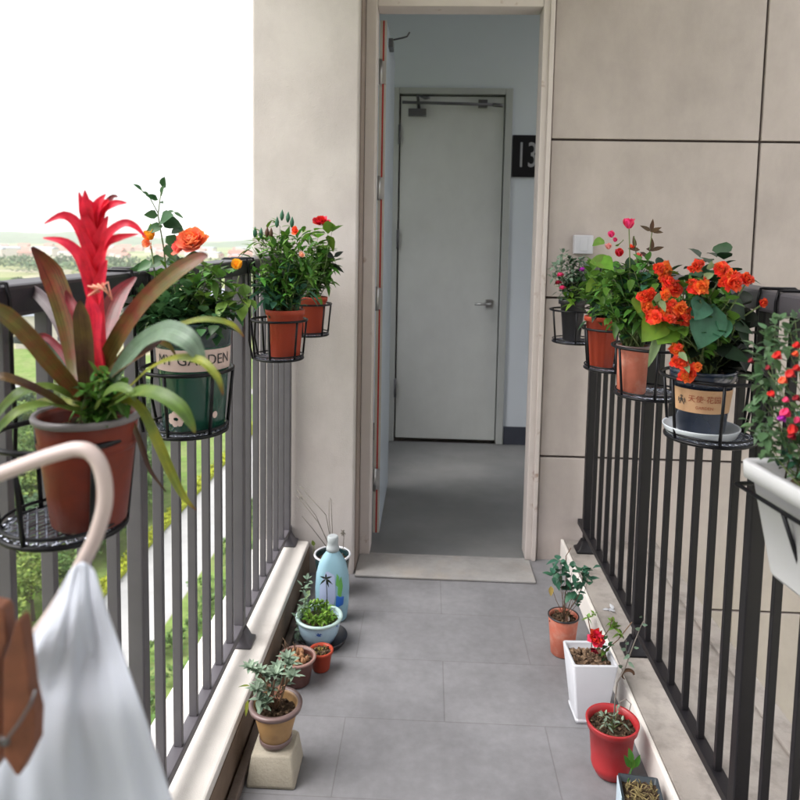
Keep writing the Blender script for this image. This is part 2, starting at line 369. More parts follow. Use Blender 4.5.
    def build(s, name, m, parent=None, origin=None, bevel=0.0, solid=0.0, subd=0):
        o0 = V((0, 0, 0))
        if parent is not None: o0 = V(ROOTLOC.get(parent.name, (0, 0, 0)))
        elif origin is not None: o0 = V(origin)
        me = bpy.data.meshes.new(name)
        me.from_pydata([tuple(p - o0) for p in s.v], [], s.f)
        me.polygons.foreach_set('use_smooth', s.sm)
        me.materials.append(m); me.update()
        if s.uv:
            at = me.attributes.new('strand', 'FLOAT2', 'POINT')
            for k, q in s.uv.items(): at.data[k].vector = q
        o = bpy.data.objects.new(name, me); COL.objects.link(o)
        if parent is not None:
            o.parent = parent; ROOTLOC[o.name] = o0
        else: o.location = o0; ROOTLOC[o.name] = o0
        if bevel:
            bv = o.modifiers.new('bevel', 'BEVEL'); bv.width = bevel; bv.segments = 2; bv.limit_method = 'ANGLE'
        if solid:
            sf = o.modifiers.new('solid', 'SOLIDIFY'); sf.thickness = solid; sf.offset = 0
        if subd:
            sb = o.modifiers.new('sub', 'SUBSURF'); sb.levels = subd; sb.render_levels = subd
        return o
ROOTLOC = {}
def tag(o, label=None, cat=None, group=None, kind=None):
    if label: o['label'] = label
    if cat: o['category'] = cat
    if group: o['group'] = group
    if kind: o['kind'] = kind
    return o
def root(name, loc, label, cat, group=None):
    o = bpy.data.objects.new(name, None); COL.objects.link(o)
    o.location = loc; o.empty_display_size = 0.05; ROOTLOC[o.name] = V(loc)
    return tag(o, label, cat, group)
def copy_tree(o, parent=None):
    c = o.copy(); COL.objects.link(c); c.parent = parent
    for ch in [k for k in COL.objects if k.parent == o]: copy_tree(ch, c)
    return c
def struct(o): o['kind'] = 'structure'; return o
def rv(a=1.0): return V((rnd.uniform(-a, a), rnd.uniform(-a, a), rnd.uniform(-a, a)))

def text_verts(body, size, cjk=False):
    c = bpy.data.curves.new('text_tmp', 'FONT'); c.body = body; c.size = size; c.align_x = 'CENTER'; c.align_y = 'CENTER'
    c.resolution_u = 3
    o = bpy.data.objects.new('text_tmp', c); COL.objects.link(o)
    dg = bpy.context.evaluated_depsgraph_get(); dg.update()
    me = bpy.data.meshes.new_from_object(o.evaluated_get(dg))
    vs = [v.co.copy() for v in me.vertices]; fs = [tuple(p.vertices) for p in me.polygons]
    bpy.data.objects.remove(o); bpy.data.curves.remove(c); bpy.data.meshes.remove(me)
    return vs, fs

# ============================================================ SETTING
# far ground
ROADX = (-34.5, -26.0)
ground_m = bpy.data.materials.new('ground_fields'); ground_m.use_nodes = True
t = ground_m.node_tree; N = t.nodes; L = t.links; b = N['Principled BSDF']; b.inputs['Roughness'].default_value = 0.95
b.inputs['Specular IOR Level'].default_value = 0.1
tc = N.new('ShaderNodeTexCoord')
vo = N.new('ShaderNodeTexVoronoi'); vo.inputs['Scale'].default_value = 0.010
L.new(tc.outputs['Object'], vo.inputs['Vector'])
cr = N.new('ShaderNodeValToRGB'); e = cr.color_ramp.elements
e[0].position = 0.0; e[0].color = (0.10, 0.15, 0.05, 1); e[1].position = 1.0; e[1].color = (0.30, 0.28, 0.20, 1)
k_ = cr.color_ramp.elements.new(0.45); k_.color = (0.16, 0.20, 0.06, 1)
k_ = cr.color_ramp.elements.new(0.7); k_.color = (0.22, 0.24, 0.11, 1)
sx = N.new('ShaderNodeSeparateColor'); L.new(vo.outputs['Color'], sx.inputs[0]); L.new(sx.outputs[0], cr.inputs['Fac'])
n1 = N.new('ShaderNodeTexNoise'); n1.inputs['Scale'].default_value = 0.35; n1.inputs['Detail'].default_value = 10; n1.inputs['Roughness'].default_value = 0.75
L.new(tc.outputs['Object'], n1.inputs['Vector'])
mx = N.new('ShaderNodeMixRGB'); mx.blend_type = 'MULTIPLY'; mx.inputs[0].default_value = 0.75
rr_ = N.new('ShaderNodeMapRange'); rr_.inputs['From Min'].default_value = 0.3; rr_.inputs['From Max'].default_value = 0.7
rr_.inputs['To Min'].default_value = 0.45; rr_.inputs['To Max'].default_value = 1.3
L.new(n1.outputs['Fac'], rr_.inputs['Value']); L.new(cr.outputs[0], mx.inputs[1]); L.new(rr_.outputs[0], mx.inputs[2])
L.new(mx.outputs[0], b.inputs['Base Color'])
g = MB(); g.add([(-6000, -2500, -38), (4000, -2500, -38), (4000, 6500, -38), (-6000, 6500, -38)], [(0, 1, 2, 3)], False)
struct(g.build('ground', ground_m))
# hills on the skyline: one rolling sheet
g = MB(); nx, ny = 90, 14
def hillz(x, y):
    a = (y - 2500) / 900
    if a <= 0 or a >= 1: return -38.5
    h = math.sin(PI*a)
    u = (x/520.0)
    return -38.5 + h * (34 + 12*math.sin(u*1.7+1.0) + 8*math.sin(u*4.1) + 5*math.sin(u*9.3+2) + 3*math.sin(u*23))
vs = []; fs = []
for j in range(ny+1):
    for i in range(nx+1):
        x = -3600 + 5200*i/nx; y = 2450 + 1000*j/ny
        vs.append((x, y, hillz(x, y)))
        if i and j:
            q = j*(nx+1)+i; fs.append((q-nx-2, q-nx-1, q, q-1))
g.add(vs, fs)
M['hill'] = mat('wooded_hillside', (0.06, 0.10, 0.06), 0.95, 0.4, 0.02, spec=0.05)
struct(g.build('hills', M['hill']))
# light concrete drive, lawn strips, yellow flowering verge
M['road'] = mat('pale_concrete_paving', (0.30, 0.30, 0.30), 0.85, 0.06, 0.5, spec=0.2, col2=(0.26, 0.26, 0.26), c2f=(0.5, 0.7), c2scale=0.2)
M['lawn'] = mat('mown_lawn', (0.15, 0.19, 0.065), 0.95, 0.25, 0.8, spec=0.1, col2=(0.11, 0.18, 0.04), c2f=(0.4, 0.6), c2scale=0.25)
M['verge'] = mat('yellow_green_ground_cover', (0.30, 0.34, 0.03), 0.9, 0.25, 4, spec=0.1)
g = MB(); g.add([(ROADX[0], -60, -37.99), (ROADX[1], -60, -37.99), (ROADX[1], 260, -37.99), (ROADX[0], 260, -37.99)], [(0, 1, 2, 3)], False)
struct(g.build('road', M['road']))
g = MB(); g.add([(-46, 40, -37.988), (-36.2, 20, -37.988), (-36.2, 260, -37.988), (-60, 260, -37.988)], [(0, 1, 2, 3)], False)
struct(g.build('lawn', M['lawn']))
g = MB()
pp = [(-330, 150), (-260, 178), (-180, 188), (-110, 178), (-60, 180)]
for i in range(len(pp)-1):
    (x0, y0), (x1, y1) = pp[i], pp[i+1]
    g.add([(x0, y0, -37.985), (x1, y1, -37.985), (x1, y1+52, -37.985), (x0, y0+40, -37.985)], [(0, 1, 2, 3)], False)
struct(g.build('meadow', M['lawn']))
g = MB()
pp = [(-330, 141), (-260, 169), (-180, 179), (-110, 169), (-56, 171), (-34, 171)]
for i in range(len(pp)-1):
    (x0, y0), (x1, y1) = pp[i], pp[i+1]
    g.add([(x0, y0, -37.98), (x1, y1, -37.98), (x1, y1+6, -37.98), (x0, y0+6, -37.98)], [(0, 1, 2, 3)], False)
struct(g.build('path', M['road']))
# kerbside ground cover (uncountable)
def scatter(mb, n, fx, fy, z0, hz, size):
    for _ in range(n):
        x = fx(); y = fy(); p = V((x, y, z0 + rnd.random()*hz))
        d = rv(); d.z = abs(d.z) + 0.3
        mb.leaf(p, d, size*rnd.uniform(0.6, 1.3), size*0.7, n=2, droop=0.1)
g = MB(); g.box((-36.0, -10, -38), (-34.6, 255, -37.5))
scatter(g, 5200, lambda: rnd.uniform(-36.1, -34.5), lambda: rnd.uniform(15, 200), -37.7, 0.55, 0.5)
tag(g.build('verge_shrubs', M['verge']), 'yellow green ground cover along the pale road below', 'ground cover', kind='stuff')
g = MB()
for _ in range(170):
    c = V((rnd.uniform(-25.3, -18.5), rnd.uniform(12, 170), -37.5)); r = rnd.uniform(0.6, 1.5)
    for _ in range(60):
        d = rv().normalized(); d.z = abs(d.z)
        g.leaf(c + d*r*rnd.uniform(0.6, 1), d + rv(0.5), 0.5, 0.4, n=2, droop=0.1)
tag(g.build('border_shrubs', M['crown']), 'low green shrubs in the planted strip right of the pale road', 'shrubbery', kind='stuff')
g = MB(); g.add([(-11.9, -60, -37.98), (80, -60, -37.98), (80, 140, -37.98), (-11.9, 140, -37.98)], [(0, 1, 2, 3)], False)
struct(g.build('bounce_paving', mat('pale_bounce_paving', (0.50, 0.47, 0.44), 0.85, 0.06, 0.3)))  # pale paving added to bounce light up onto the right wall
g = MB(); g.add([(-25.9, -40, -37.986), (-12, -40, -37.986), (-12, 260, -37.986), (-25.9, 260, -37.986)], [(0, 1, 2, 3)], False)
struct(g.build('planting_bed', M['lawn']))

# trees below
def crown_mesh(name, r, h, nclump, nleaf, size, m, seed):
    global rnd
    keep = rnd; rnd = random.Random(seed)
    g = MB()
    for i in range(nclump):
        a = rnd.uniform(0, 2*PI); u = rnd.uniform(-0.5, 1); q = math.sqrt(max(0, 1-u*u)) * rnd.uniform(0.45, 1)
        c = V((r*q*math.cos(a), r*q*math.sin(a), h*0.55 + u*h*0.4))
        cr_ = r * rnd.uniform(0.22, 0.42)
        for _ in range(nleaf):
            d = rv().normalized(); d.z = d.z*0.8 + 0.15
            g.leaf(c + d*cr_*rnd.uniform(0.5, 1.0), d + rv(0.7), size*rnd.uniform(0.7, 1.4), size*0.75, n=2, droop=0.15)
    o = g.build(name, m); rnd = keep
    return o
def trunk_mesh(r, h):
    g = MB()
    g.tube([(0, 0, -0.3), (0.05*r, 0, h*0.25), (0.02, 0.1, h*0.6)], [0.09*r, 0.06*r, 0.02*r], 7)
    for k in range(5):
        a = k*1.3; z = h*(0.22+0.05*k)
        g.tube([(0, 0, z), (0.35*r*math.cos(a), 0.35*r*math.sin(a), z+0.13*h), (0.62*r*math.cos(a), 0.62*r*math.sin(a), z+0.2*h)], [0.035*r, 0.022*r, 0.01*r], 5)
    return g
protos = []
for i, (mn, lab) in enumerate((('crown', 'bushy mid green tree among the trees below the balcony'),
                               ('crown_yellow', 'bushy yellow green tree among the trees below the balcony'),
                               ('crown_dark', 'bushy dark green tree among the trees below the balcony'))):
    r0 = root('tree', (0, 0, 0), lab, 'tree', 'trees below the balcony')
    c = crown_mesh('crown', 3.4, 7.5, 30, 34, 0.62, M[mn], 10+i); c.parent = r0
    k = trunk_mesh(3.4, 7.5).build('trunk', M['bark']); k.parent = r0
    protos.append(r0)
spots = []
tries = 0
while len(spots) < 120 and tries < 20000:
    tries += 1
    px = rnd.uniform(-40, 150); py = rnd.uniform(385, 720)
    p = G(px, py, -38)
    if p.x > -39.5 and len(spots) > 0: continue
    if p.y > 150: continue
    if any((p - q).length < 4.2 for q in spots): continue
    spots.append(p)
for i, p in enumerate(spots):
    o = protos[i] if i < 3 else copy_tree(protos[i % 3])
    o.location = (p.x, p.y, -38); s_ = rnd.uniform(0.7, 1.15); o.scale = (s_, s_, s_*rnd.uniform(0.8, 1.15)); o.rotation_euler.z = rnd.uniform(0, 6)
far_spots = []
while len(far_spots) < 60:
    p = G(rnd.uniform(-20, 255), rnd.uniform(292, 342), -38)
    if any((p - q).length < 9 for q in far_spots): continue
    if p.x > -37: continue
    far_spots.append(p)
for i, p in enumerate(far_spots):
    o = copy_tree(protos[(i+2) % 3]); o.location = (p.x, p.y, -38); s_ = rnd.uniform(0.9, 1.5); o.scale = (s_*1.2, s_*1.2, s_)
    o['label'] = 'round tree standing in the fields beyond the meadow'; o['group'] = 'trees in the fields'
# a far wood
g = MB()
for _ in range(700):
    c = V((rnd.uniform(-800, 60), rnd.uniform(640, 960), -38)); r = rnd.uniform(4, 8)
    c.x = c.x * (c.y/800)
    for _ in range(12):
        d = rv().normalized(); d.z = abs(d.z)
        g.leaf(c + V((d.x*r, d.y*r, 2 + d.z*r*1.1)), d + rv(0.5), 4.5, 3.6, n=2, droop=0.1)
tag(g.build('far_wood', M['crown_dark']), 'dark belt of woodland in front of the far town', 'wood', kind='stuff')
# far town
M['h_pink'] = mat('pinkish_facade', (0.48, 0.30, 0.27), 0.8, 0.08, 0.3)
M['h_cream'] = mat('cream_facade', (0.58, 0.53, 0.48), 0.8, 0.06, 0.3)
M['h_roof'] = mat('brick_red_roof', (0.32, 0.13, 0.10), 0.8, 0.1, 0.3)
M['h_roofg'] = mat('grey_roof', (0.22, 0.24, 0.28), 0.8, 0.1, 0.3)
M['h_glass'] = mat('dark_window', (0.05, 0.06, 0.08), 0.3)
def house(name, label, group, wm, rm, wx, wy, hh, rf, wins):
    r0 = root(name, (0, 0, 0), label, 'house', group)
    a = MB().box((-wx/2, -wy/2, -0.5), (wx/2, wy/2, hh)).build('wall', wm); a.parent = r0
    g = MB(); e_ = 0.5
    g.add([(-wx/2-e_, -wy/2-e_, hh), (wx/2+e_, -wy/2-e_, hh), (wx/2+e_, wy/2+e_, hh), (-wx/2-e_, wy/2+e_, hh), (-wx/2-e_, 0, hh+rf), (wx/2+e_, 0, hh+rf)],
          [(0, 1, 5, 4), (2, 3, 4, 5), (0, 4, 3), (1, 2, 5), (3, 2, 1, 0)], False)
    a = g.build('roof', rm); a.parent = r0
    for (x, z) in wins:
        a = MB().box((x-0.7, -wy/2-0.06, z), (x+0.7, -wy/2+0.1, z+1.5)).build('window', M['h_glass']); a.parent = r0
    return r0
h1 = house('far_house', 'small pinkish block with red roof in the hazy far town', 'blocks of the far town', M['h_pink'], M['h_roof'], 26, 16, 9, 5, [])
h2 = house('far_house', 'small cream block with grey roof in the hazy far town', 'blocks of the far town', M['h_cream'], M['h_roofg'], 34, 14, 12, 3, [])
for i in range(90):
    y = rnd.uniform(1050, 1900); x = rnd.uniform(-0.66, -0.16) * y
    o = (h1 if i == 0 else h2 if i == 1 else copy_tree(h1 if i % 5 < 3 else h2))
    o.location = (x, y, -38); o.rotation_euler.z = rnd.uniform(-0.5, 0.5); s_ = rnd.uniform(0.6, 1.15); o.scale = (s_*rnd.uniform(0.8, 1.5), s_, s_*rnd.uniform(0.6, 1.1))
hw = house('white_house', 'white house with a pitched pale roof and small windows beyond the meadow', None, M['h_cream'], M['h_roofg'], 17, 12, 11, 5,
           [(-5, 2), (-5, 6.5), (0, 2), (0, 6.5), (5, 2), (5, 6.5)])
p = G(44, 345, -38); hw.location = (p.x, p.y, -38); hw.rotation_euler.z = 0.5
for (px, py, rz, sc_, lab) in ((15, 318, 0.2, 0.9, 'low white house half hidden at the left end beyond the meadow'),
                               (120, 318, -0.3, 0.8, 'small white house beyond the trees, behind the red flower spike'),
                               (225, 312, 0.1, 1.1, 'long white house glimpsed between the rose and the pier')):
    o = copy_tree(hw); o['label'] = lab; p = G(px, py, -38); o.location = (p.x, p.y, -38); o.rotation_euler.z = rz; o.scale = (sc_*1.3, sc_, sc_*0.7)

# haze: one closed box of even air
g = MB(); g.box((-5600, -2400, -39.5), (3600, 3700, 75))
M['haze'] = bpy.data.materials.new('haze_air'); M['haze'].use_nodes = True
t = M['haze'].node_tree; t.nodes.clear()
pv = t.nodes.new('ShaderNodeVolumePrincipled'); pv.inputs['Color'].default_value = (0.99, 0.995, 1.0, 1)
pv.inputs['Density'].default_value = 0.00017
ou = t.nodes.new('ShaderNodeOutputMaterial'); t.links.new(pv.outputs[0], ou.inputs['Volume'])
HAZE = g.build('haze', M['haze']); tag(HAZE, kind='stuff', label='pale haze over the far fields and hills', cat='haze')

# ---- balcony floor
floor_m = bpy.data.materials.new('grey_floor_tiles'); floor_m.use_nodes = True
t = floor_m.node_tree; N = t.nodes; L = t.links; b = N['Principled BSDF']
tc = N.new('ShaderNodeTexCoord')
mp = N.new('ShaderNodeMapping'); mp.inputs['Location'].default_value = (0.472, 0.130, 0)
L.new(tc.outputs['Object'], mp.inputs['Vector'])
br = N.new('ShaderNodeTexBrick'); br.offset = 0.5; br.inputs['Scale'].default_value = 1.0
br.inputs['Brick Width'].default_value = 0.54; br.inputs['Row Height'].default_value = 0.275
br.inputs['Mortar Size'].default_value = 0.0020; br.inputs['Mortar Smooth'].default_value = 0.4; br.inputs['Bias'].default_value = 0
br.inputs['Color1'].default_value = (0.185, 0.184, 0.196, 1); br.inputs['Color2'].default_value = (0.200, 0.198, 0.210, 1)
br.inputs['Mortar'].default_value = (0.155, 0.152, 0.160, 1)
L.new(mp.outputs[0], br.inputs['Vector'])
n1 = N.new('ShaderNodeTexNoise'); n1.inputs['Scale'].default_value = 3.2; n1.inputs['Detail'].default_value = 10; n1.inputs['Roughness'].default_value = 0.7
L.new(tc.outputs['Object'], n1.inputs['Vector'])
r1 = N.new('ShaderNodeMapRange'); r1.inputs['From Min'].default_value = 0.3; r1.inputs['From Max'].default_value = 0.72
r1.inputs['To Min'].default_value = 0.72; r1.inputs['To Max'].default_value = 1.24
L.new(n1.outputs['Fac'], r1.inputs['Value'])
n2 = N.new('ShaderNodeTexNoise'); n2.inputs['Scale'].default_value = 40; n2.inputs['Detail'].default_value = 6
L.new(tc.outputs['Object'], n2.inputs['Vector'])
r2 = N.new('ShaderNodeMapRange'); r2.inputs['To Min'].default_value = 0.85; r2.inputs['To Max'].default_value = 1.15
L.new(n2.outputs['Fac'], r2.inputs['Value'])
mu = N.new('ShaderNodeMath'); mu.operation = 'MULTIPLY'; L.new(r1.outputs[0], mu.inputs[0]); L.new(r2.outputs[0], mu.inputs[1])
mx = N.new('ShaderNodeMixRGB'); mx.blend_type = 'MULTIPLY'; mx.inputs[0].default_value = 1
L.new(br.outputs['Color'], mx.inputs[1]); L.new(mu.outputs[0], mx.inputs[2]); L.new(mx.outputs[0], b.inputs['Base Color'])
r3 = N.new('ShaderNodeMapRange'); r3.inputs['To Min'].default_value = 0.42; r3.inputs['To Max'].default_value = 0.7
L.new(n1.outputs['Fac'], r3.inputs['Value']); L.new(r3.outputs[0], b.inputs['Roughness'])
bp = N.new('ShaderNodeBump'); bp.inputs['Strength'].default_value = 0.35; bp.inputs['Distance'].default_value = 0.002; bp.invert = True
L.new(br.outputs['Fac'], bp.inputs['Height']); L.new(bp.outputs[0], b.inputs['Normal'])

YW, YP = 2.80, 2.61            # wall plane, pier face
KL, KR = 0.13, 0.088            # kerb heights left and right
XLi, XLo = -0.443, -0.645      # left kerb inner / outer
XRi, XRo = 0.574, 0.935        # right kerb
RXL, RXR = -0.525, 0.640       # railing planes
g = MB(); g.box((XLo, -1.6, -0.14), (XRo, 2.80, 0.0)); struct(g.build('balcony_floor', floor_m))
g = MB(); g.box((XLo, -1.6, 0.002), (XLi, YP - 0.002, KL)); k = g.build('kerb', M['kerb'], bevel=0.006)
tag(k, 'bright white rendered kerb under the left railing', 'kerb')
g = MB(); g.box((XLi + 0.0005, -1.5, 0.004), (XLi + 0.0025, YP - 0.004, KL - 0.022)).build('kerb_face', M['kerb_face'], k)  # thin brown sheet with the shade of the kerb's front in its colour
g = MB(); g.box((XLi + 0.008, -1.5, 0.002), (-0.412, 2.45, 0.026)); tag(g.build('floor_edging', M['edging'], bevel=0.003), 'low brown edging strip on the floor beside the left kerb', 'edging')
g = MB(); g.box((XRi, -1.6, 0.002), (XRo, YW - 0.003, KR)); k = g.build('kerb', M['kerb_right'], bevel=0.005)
tag(k, 'wide dusty beige kerb under the right railing', 'kerb')
g = MB(); g.box((XRi - 0.014, -1.5, 0.003), (XRi - 0.002, YW - 0.005, KR + 0.004)); g.build('white_edge', M['white_edge'], k, bevel=0.003)
g = MB(); g.box((XRo - 0.055, -1.5, KR + 0.001), (XRo + 0.004, YW - 0.006, KR + 0.012)); g.build('outer_edge', M['kerb_right'], k, bevel=0.003)

# ---- wall right of the door, with panels
FR = 0.462                      # outer side of the door frame, right
wr = root('panelled_wall', (1.5, YW, 0), 'beige stone panelled wall right of the doorway with thin dark joints', 'wall')
g = MB(); g.box((FR + 0.002, YW + 0.012, -3.4), (3.2, YW + 0.16, 2.75)); g.box((-0.268, YW+0.012, 2.268), (FR+0.001, YW+0.16, 2.75)); g.build('backing', M['joint'], wr)
g = MB()
zs = [-3.4, -2.75, -2.1, -1.46, -0.825, -0.189, 0.433, 1.080, 1.700, 2.745]
xs = [FR + 0.004, 1.263, 2.2, 3.2]
gp = 0.0045
for i in range(len(xs)-1):
    for j in range(len(zs)-1):
        g.box((xs[i] + (gp if i else 0), YW, zs[j]+gp), (xs[i+1]-gp, YW + 0.02, zs[j+1]-gp))
g.box((-0.268, YW, 2.265), (FR, YW+0.02, 2.745))
g.build('panel', M['panel'], wr, bevel=0.003)
# lower tower body behind the wall
g = MB(); g.box((-0.66, 4.62, -38), (14, 16, 2.6)); g.box((-0.66, 3.02, -38), (14, 4.619, -0.20)); tag(g.build('tower', M['panel']), 'rendered body of the apartment tower behind the panelled wall', 'building')
# pier
g = MB(); g.box((-0.667, YP, -0.14), (-0.270, 2.998, 2.75)); pr = g.build('pier', M['render'], bevel=0.008)
tag(pr, 'pale rendered pier between the open sky and the doorway', 'pier')
g = MB(); g.box((-0.2695, YP + 0.030, 0.0), (-0.2650, YW - 0.03, 2.262)); g.build('reveal', M['reveal'], pr)
# ceiling slab, neighbouring walls
g = MB(); g.box((-0.80, -1.75, 2.752), (1.05, 3.06, 2.95)); tag(struct(g.build('ceiling', M['render'])))
g = MB(); g.box((-0.70, -1.75, -0.14), (1.05, -1.61, 2.75)); tag(g.build('rear_wall', M['panel']), 'beige wall closing the gallery behind the viewer', 'wall')

# ---- doorway
df = root('door_frame', (0.1, YW, 0), 'scuffed cream painted frame around the open doorway', 'door frame')
g = MB(); g.box((FR - 0.045, YW - 0.012, 0.0), (FR, YW + 0.09, 2.262)); g.build('jamb', M['frame'], df, bevel=0.003)
g = MB(); g.box((FR - 0.020, YW - 0.022, 0.0), (FR - 0.004, YW - 0.0125, 2.262)); g.build('moulding', M['frame'], df, bevel=0.002)
g = MB(); g.box((-0.2645, YW - 0.028, 0.0), (-0.222, YW + 0.09, 2.262)); g.build('jamb', M['frame'], df, bevel=0.003)
g = MB(); g.box((-0.221, YW - 0.012, 2.198), (FR - 0.046, YW + 0.09, 2.262)); g.build('head', M['frame'], df, bevel=0.003)
g = MB(); g.box((-0.2625, YP - 0.025, 0.001), (0.432, YW - 0.0285, 0.010)); g.box((-0.220, YW - 0.028, 0.001), (FR-0.047, YW - 0.0135, 0.0098))
tag(g.build('threshold', M['threshold'], bevel=0.003), 'worn pale stone threshold under the doorway', 'threshold')
od = root('open_door', (-0.21, 3.0, 0), 'cream door swung inward, seen edge on with its red core strip', 'door')
g = MB(); g.box((-0.2215, YW + 0.135, 0.03), (-0.2105, 3.58, 2.188)); g.box((-0.2030, YW + 0.135, 0.03), (-0.1945, YW+0.15, 2.188)); g.build('skin', M['leaf_paint'], od)
g = MB(); g.box((-0.2005, YW + 0.1505, 0.03), (-0.1940, 3.58, 2.188)); g.build('face', M['leaf_blue'], od)
g = MB(); g.box((-0.2100, YW + 0.1352, 0.03), (-0.2035, 3.57, 2.188)); g.build('core', M['red_core'], od)
for z in (1.98, 1.51, 1.05, 0.27):
    g = MB(); g.tube([(-0.2165, YW+0.1245, z-0.05), (-0.2165, YW+0.1245, z+0.05)], 0.007, 10); g.box((-0.213, YW+0.126, z-0.045), (-0.1940, YW+0.134, z+0.045))
    g.build('hinge', M['steel'], od)
g = MB(); p0 = V((-0.196, 3.05, 2.17)); g.box((-0.1935, 3.05, 2.115), (-0.175, 3.14, 2.15)); g.tube([(-0.185, 3.1, 2.155), (-0.135, 3.07, 2.157), (-0.115, 3.05, 2.157), (-0.105, 3.05, 2.175)], 0.004, 6)
g.build('door_closer', M['dark_steel'], od)

# ---- lobby behind the door
YI = 4.44
M['lobby_floor'] = mat('lobby_floor_tiles', (0.155, 0.158, 0.162), 0.55, 0.14, 3, 0.1, 200, col2=(0.195, 0.195, 0.195), c2f=(0.4, 0.7), c2scale=2)
g = MB(); g.box((-0.60, 2.8005, -0.14), (1.15, YI, -0.002)); struct(g.build('lobby_floor', M['lobby_floor']))  # lobby left open at the right end to let daylight in
g = MB(); g.box((-0.60, YI, -0.14), (-0.249, YI + 0.15, 2.75)); g.box((0.493, YI, -0.14), (1.15, YI + 0.15, 2.75)); g.box((-0.249, YI, 2.24), (0.493, YI+0.15, 2.75))
lw = g.build('lobby_wall', M['inner_wall']); tag(lw, 'blue grey painted lobby wall around the inner door', 'wall')
MB().box((-0.60, YI-0.012, 0.0), (-0.256, YI-0.001, 0.115)).build('skirting', M['skirting'], lw)
MB().box((0.498, YI-0.012, 0.0), (1.15, YI-0.001, 0.115)).build('skirting', M['skirting'], lw)
g = MB(); g.box((-0.667, 2.999, -0.14), (-0.601, YI+0.15, 0.85)); g.box((-0.667, 2.999, 2.25), (-0.601, YI+0.15, 2.75)); g.box((-0.667, 2.999, 0.8505), (-0.601, 3.15, 2.2495)); g.box((-0.667, 3.85, 0.8505), (-0.601, YI+0.15, 2.2495)); tag(g.build('lobby_side_wall', M['inner_wall']), 'blue grey left side wall of the lobby with an unseen opening added for daylight', 'wall')  # opening added out of view so daylight brightens the lobby
g = MB(); g.box((-0.667, 3.062, 2.755), (1.15, YI+0.15, 2.9)); tag(struct(g.build('lobby_ceiling', M['inner_wall'])))
idr = root('inner_door', (0.1, YI, 0), 'closed grey green fire door at the back of the lobby', 'door')
g = MB(); g.box((-0.248, YI - 0.02, 0.0), (-0.208, YI + 0.1, 2.237)); g.box((0.449, YI-0.02, 0.0), (0.492, YI+0.1, 2.237)); g.box((-0.2075, YI-0.02, 2.200), (0.4485, YI+0.1, 2.237))
g.build('frame', M['inner_frame'], idr, bevel=0.003)
g = MB(); g.box((-0.206, YI + 0.06, 0.0), (0.447, YI+0.1, 2.197)); g.build('gap_shade', M['joint'], idr)  # solid dark panel painting the shade in the gap around the leaf
g = MB(); g.box((-0.199, YI + 0.008, 0.018), (0.443, YI + 0.055, 2.190)); g.build('leaf', M['inner_leaf'], idr, bevel=0.003)
p = W(488, 304, YI - 0.03)
g = MB(); g.box((p.x-0.012, YI-0.002, p.z-0.025), (p.x+0.03, YI+0.0075, p.z+0.025)); g.tube([(p.x+0.015, YI, p.z), (p.x+0.015, YI-0.045, p.z), (p.x-0.02, YI-0.052, p.z), (p.x-0.085, YI-0.05, p.z)], 0.008, 8)
g.build('handle', M['steel'], idr)
g = MB(); g.box((-0.150, YI-0.045, 2.065), (-0.04, YI+0.007, 2.105)); g.tube([(-0.085, YI-0.02, 2.10), (-0.095, YI-0.03, 2.19), (-0.05, YI-0.06, 2.165), (-0.02, YI-0.06, 2.17)], 0.010, 6)
g.tube([(-0.19, YI-0.03, 2.145), (0.40, YI-0.03, 2.135)], 0.009, 6); g.box((0.28, YI-0.035, 2.12), (0.335, YI+0.006, 2.165)); g.tube([(0.37, YI-0.03, 2.135), (0.43, YI-0.03, 2.13)], 0.012, 6)
g.build('door_closer', M['dark_steel'], idr)
for z in (1.95, 1.30, 0.35):
    g = MB(); g.tube([(-0.203, YI-0.024, z-0.06), (-0.203, YI-0.024, z+0.06)], 0.008, 8); g.build('hinge', M['dark_steel'], idr)
a, b_ = W(513, 135, YI - 0.01), W(513, 177, YI - 0.01)
sg = root('floor_number_sign', (a.x, YI, b_.z), 'black square sign with grey number 13 on the lobby wall', 'sign')
sh = a.z - b_.z
MB().box((a.x, YI-0.012, b_.z), (a.x + sh*0.70, YI-0.001, a.z)).build('plate', M['signblack'], sg)
vs, fs = text_verts('13', sh*0.86)
wx = max(v.x for v in vs) - min(v.x for v in vs)
g = MB(); g.add([(a.x + sh*0.345 + v.x*0.62, YI-0.0135, b_.z + sh*0.5 + v.y) for v in vs], fs, False); g.build('numerals', M['signgrey'], sg)
# light switch
a, b_ = W(573, 235, YW), W(591, 254, YW)
sw = root('wall_switch', ((a.x+b_.x)/2, YW, b_.z), 'white switch box on the panelled wall behind the plants', 'switch')
MB().box((a.x, YW-0.035, b_.z), (b_.x, YW-0.001, a.z)).build('housing', M['switch'], sw, bevel=0.004)
MB().box((a.x+0.022, YW-0.037, b_.z+0.012), (b_.x-0.022, YW-0.0352, a.z-0.012)).build('rocker', M['switch'], sw, bevel=0.001)

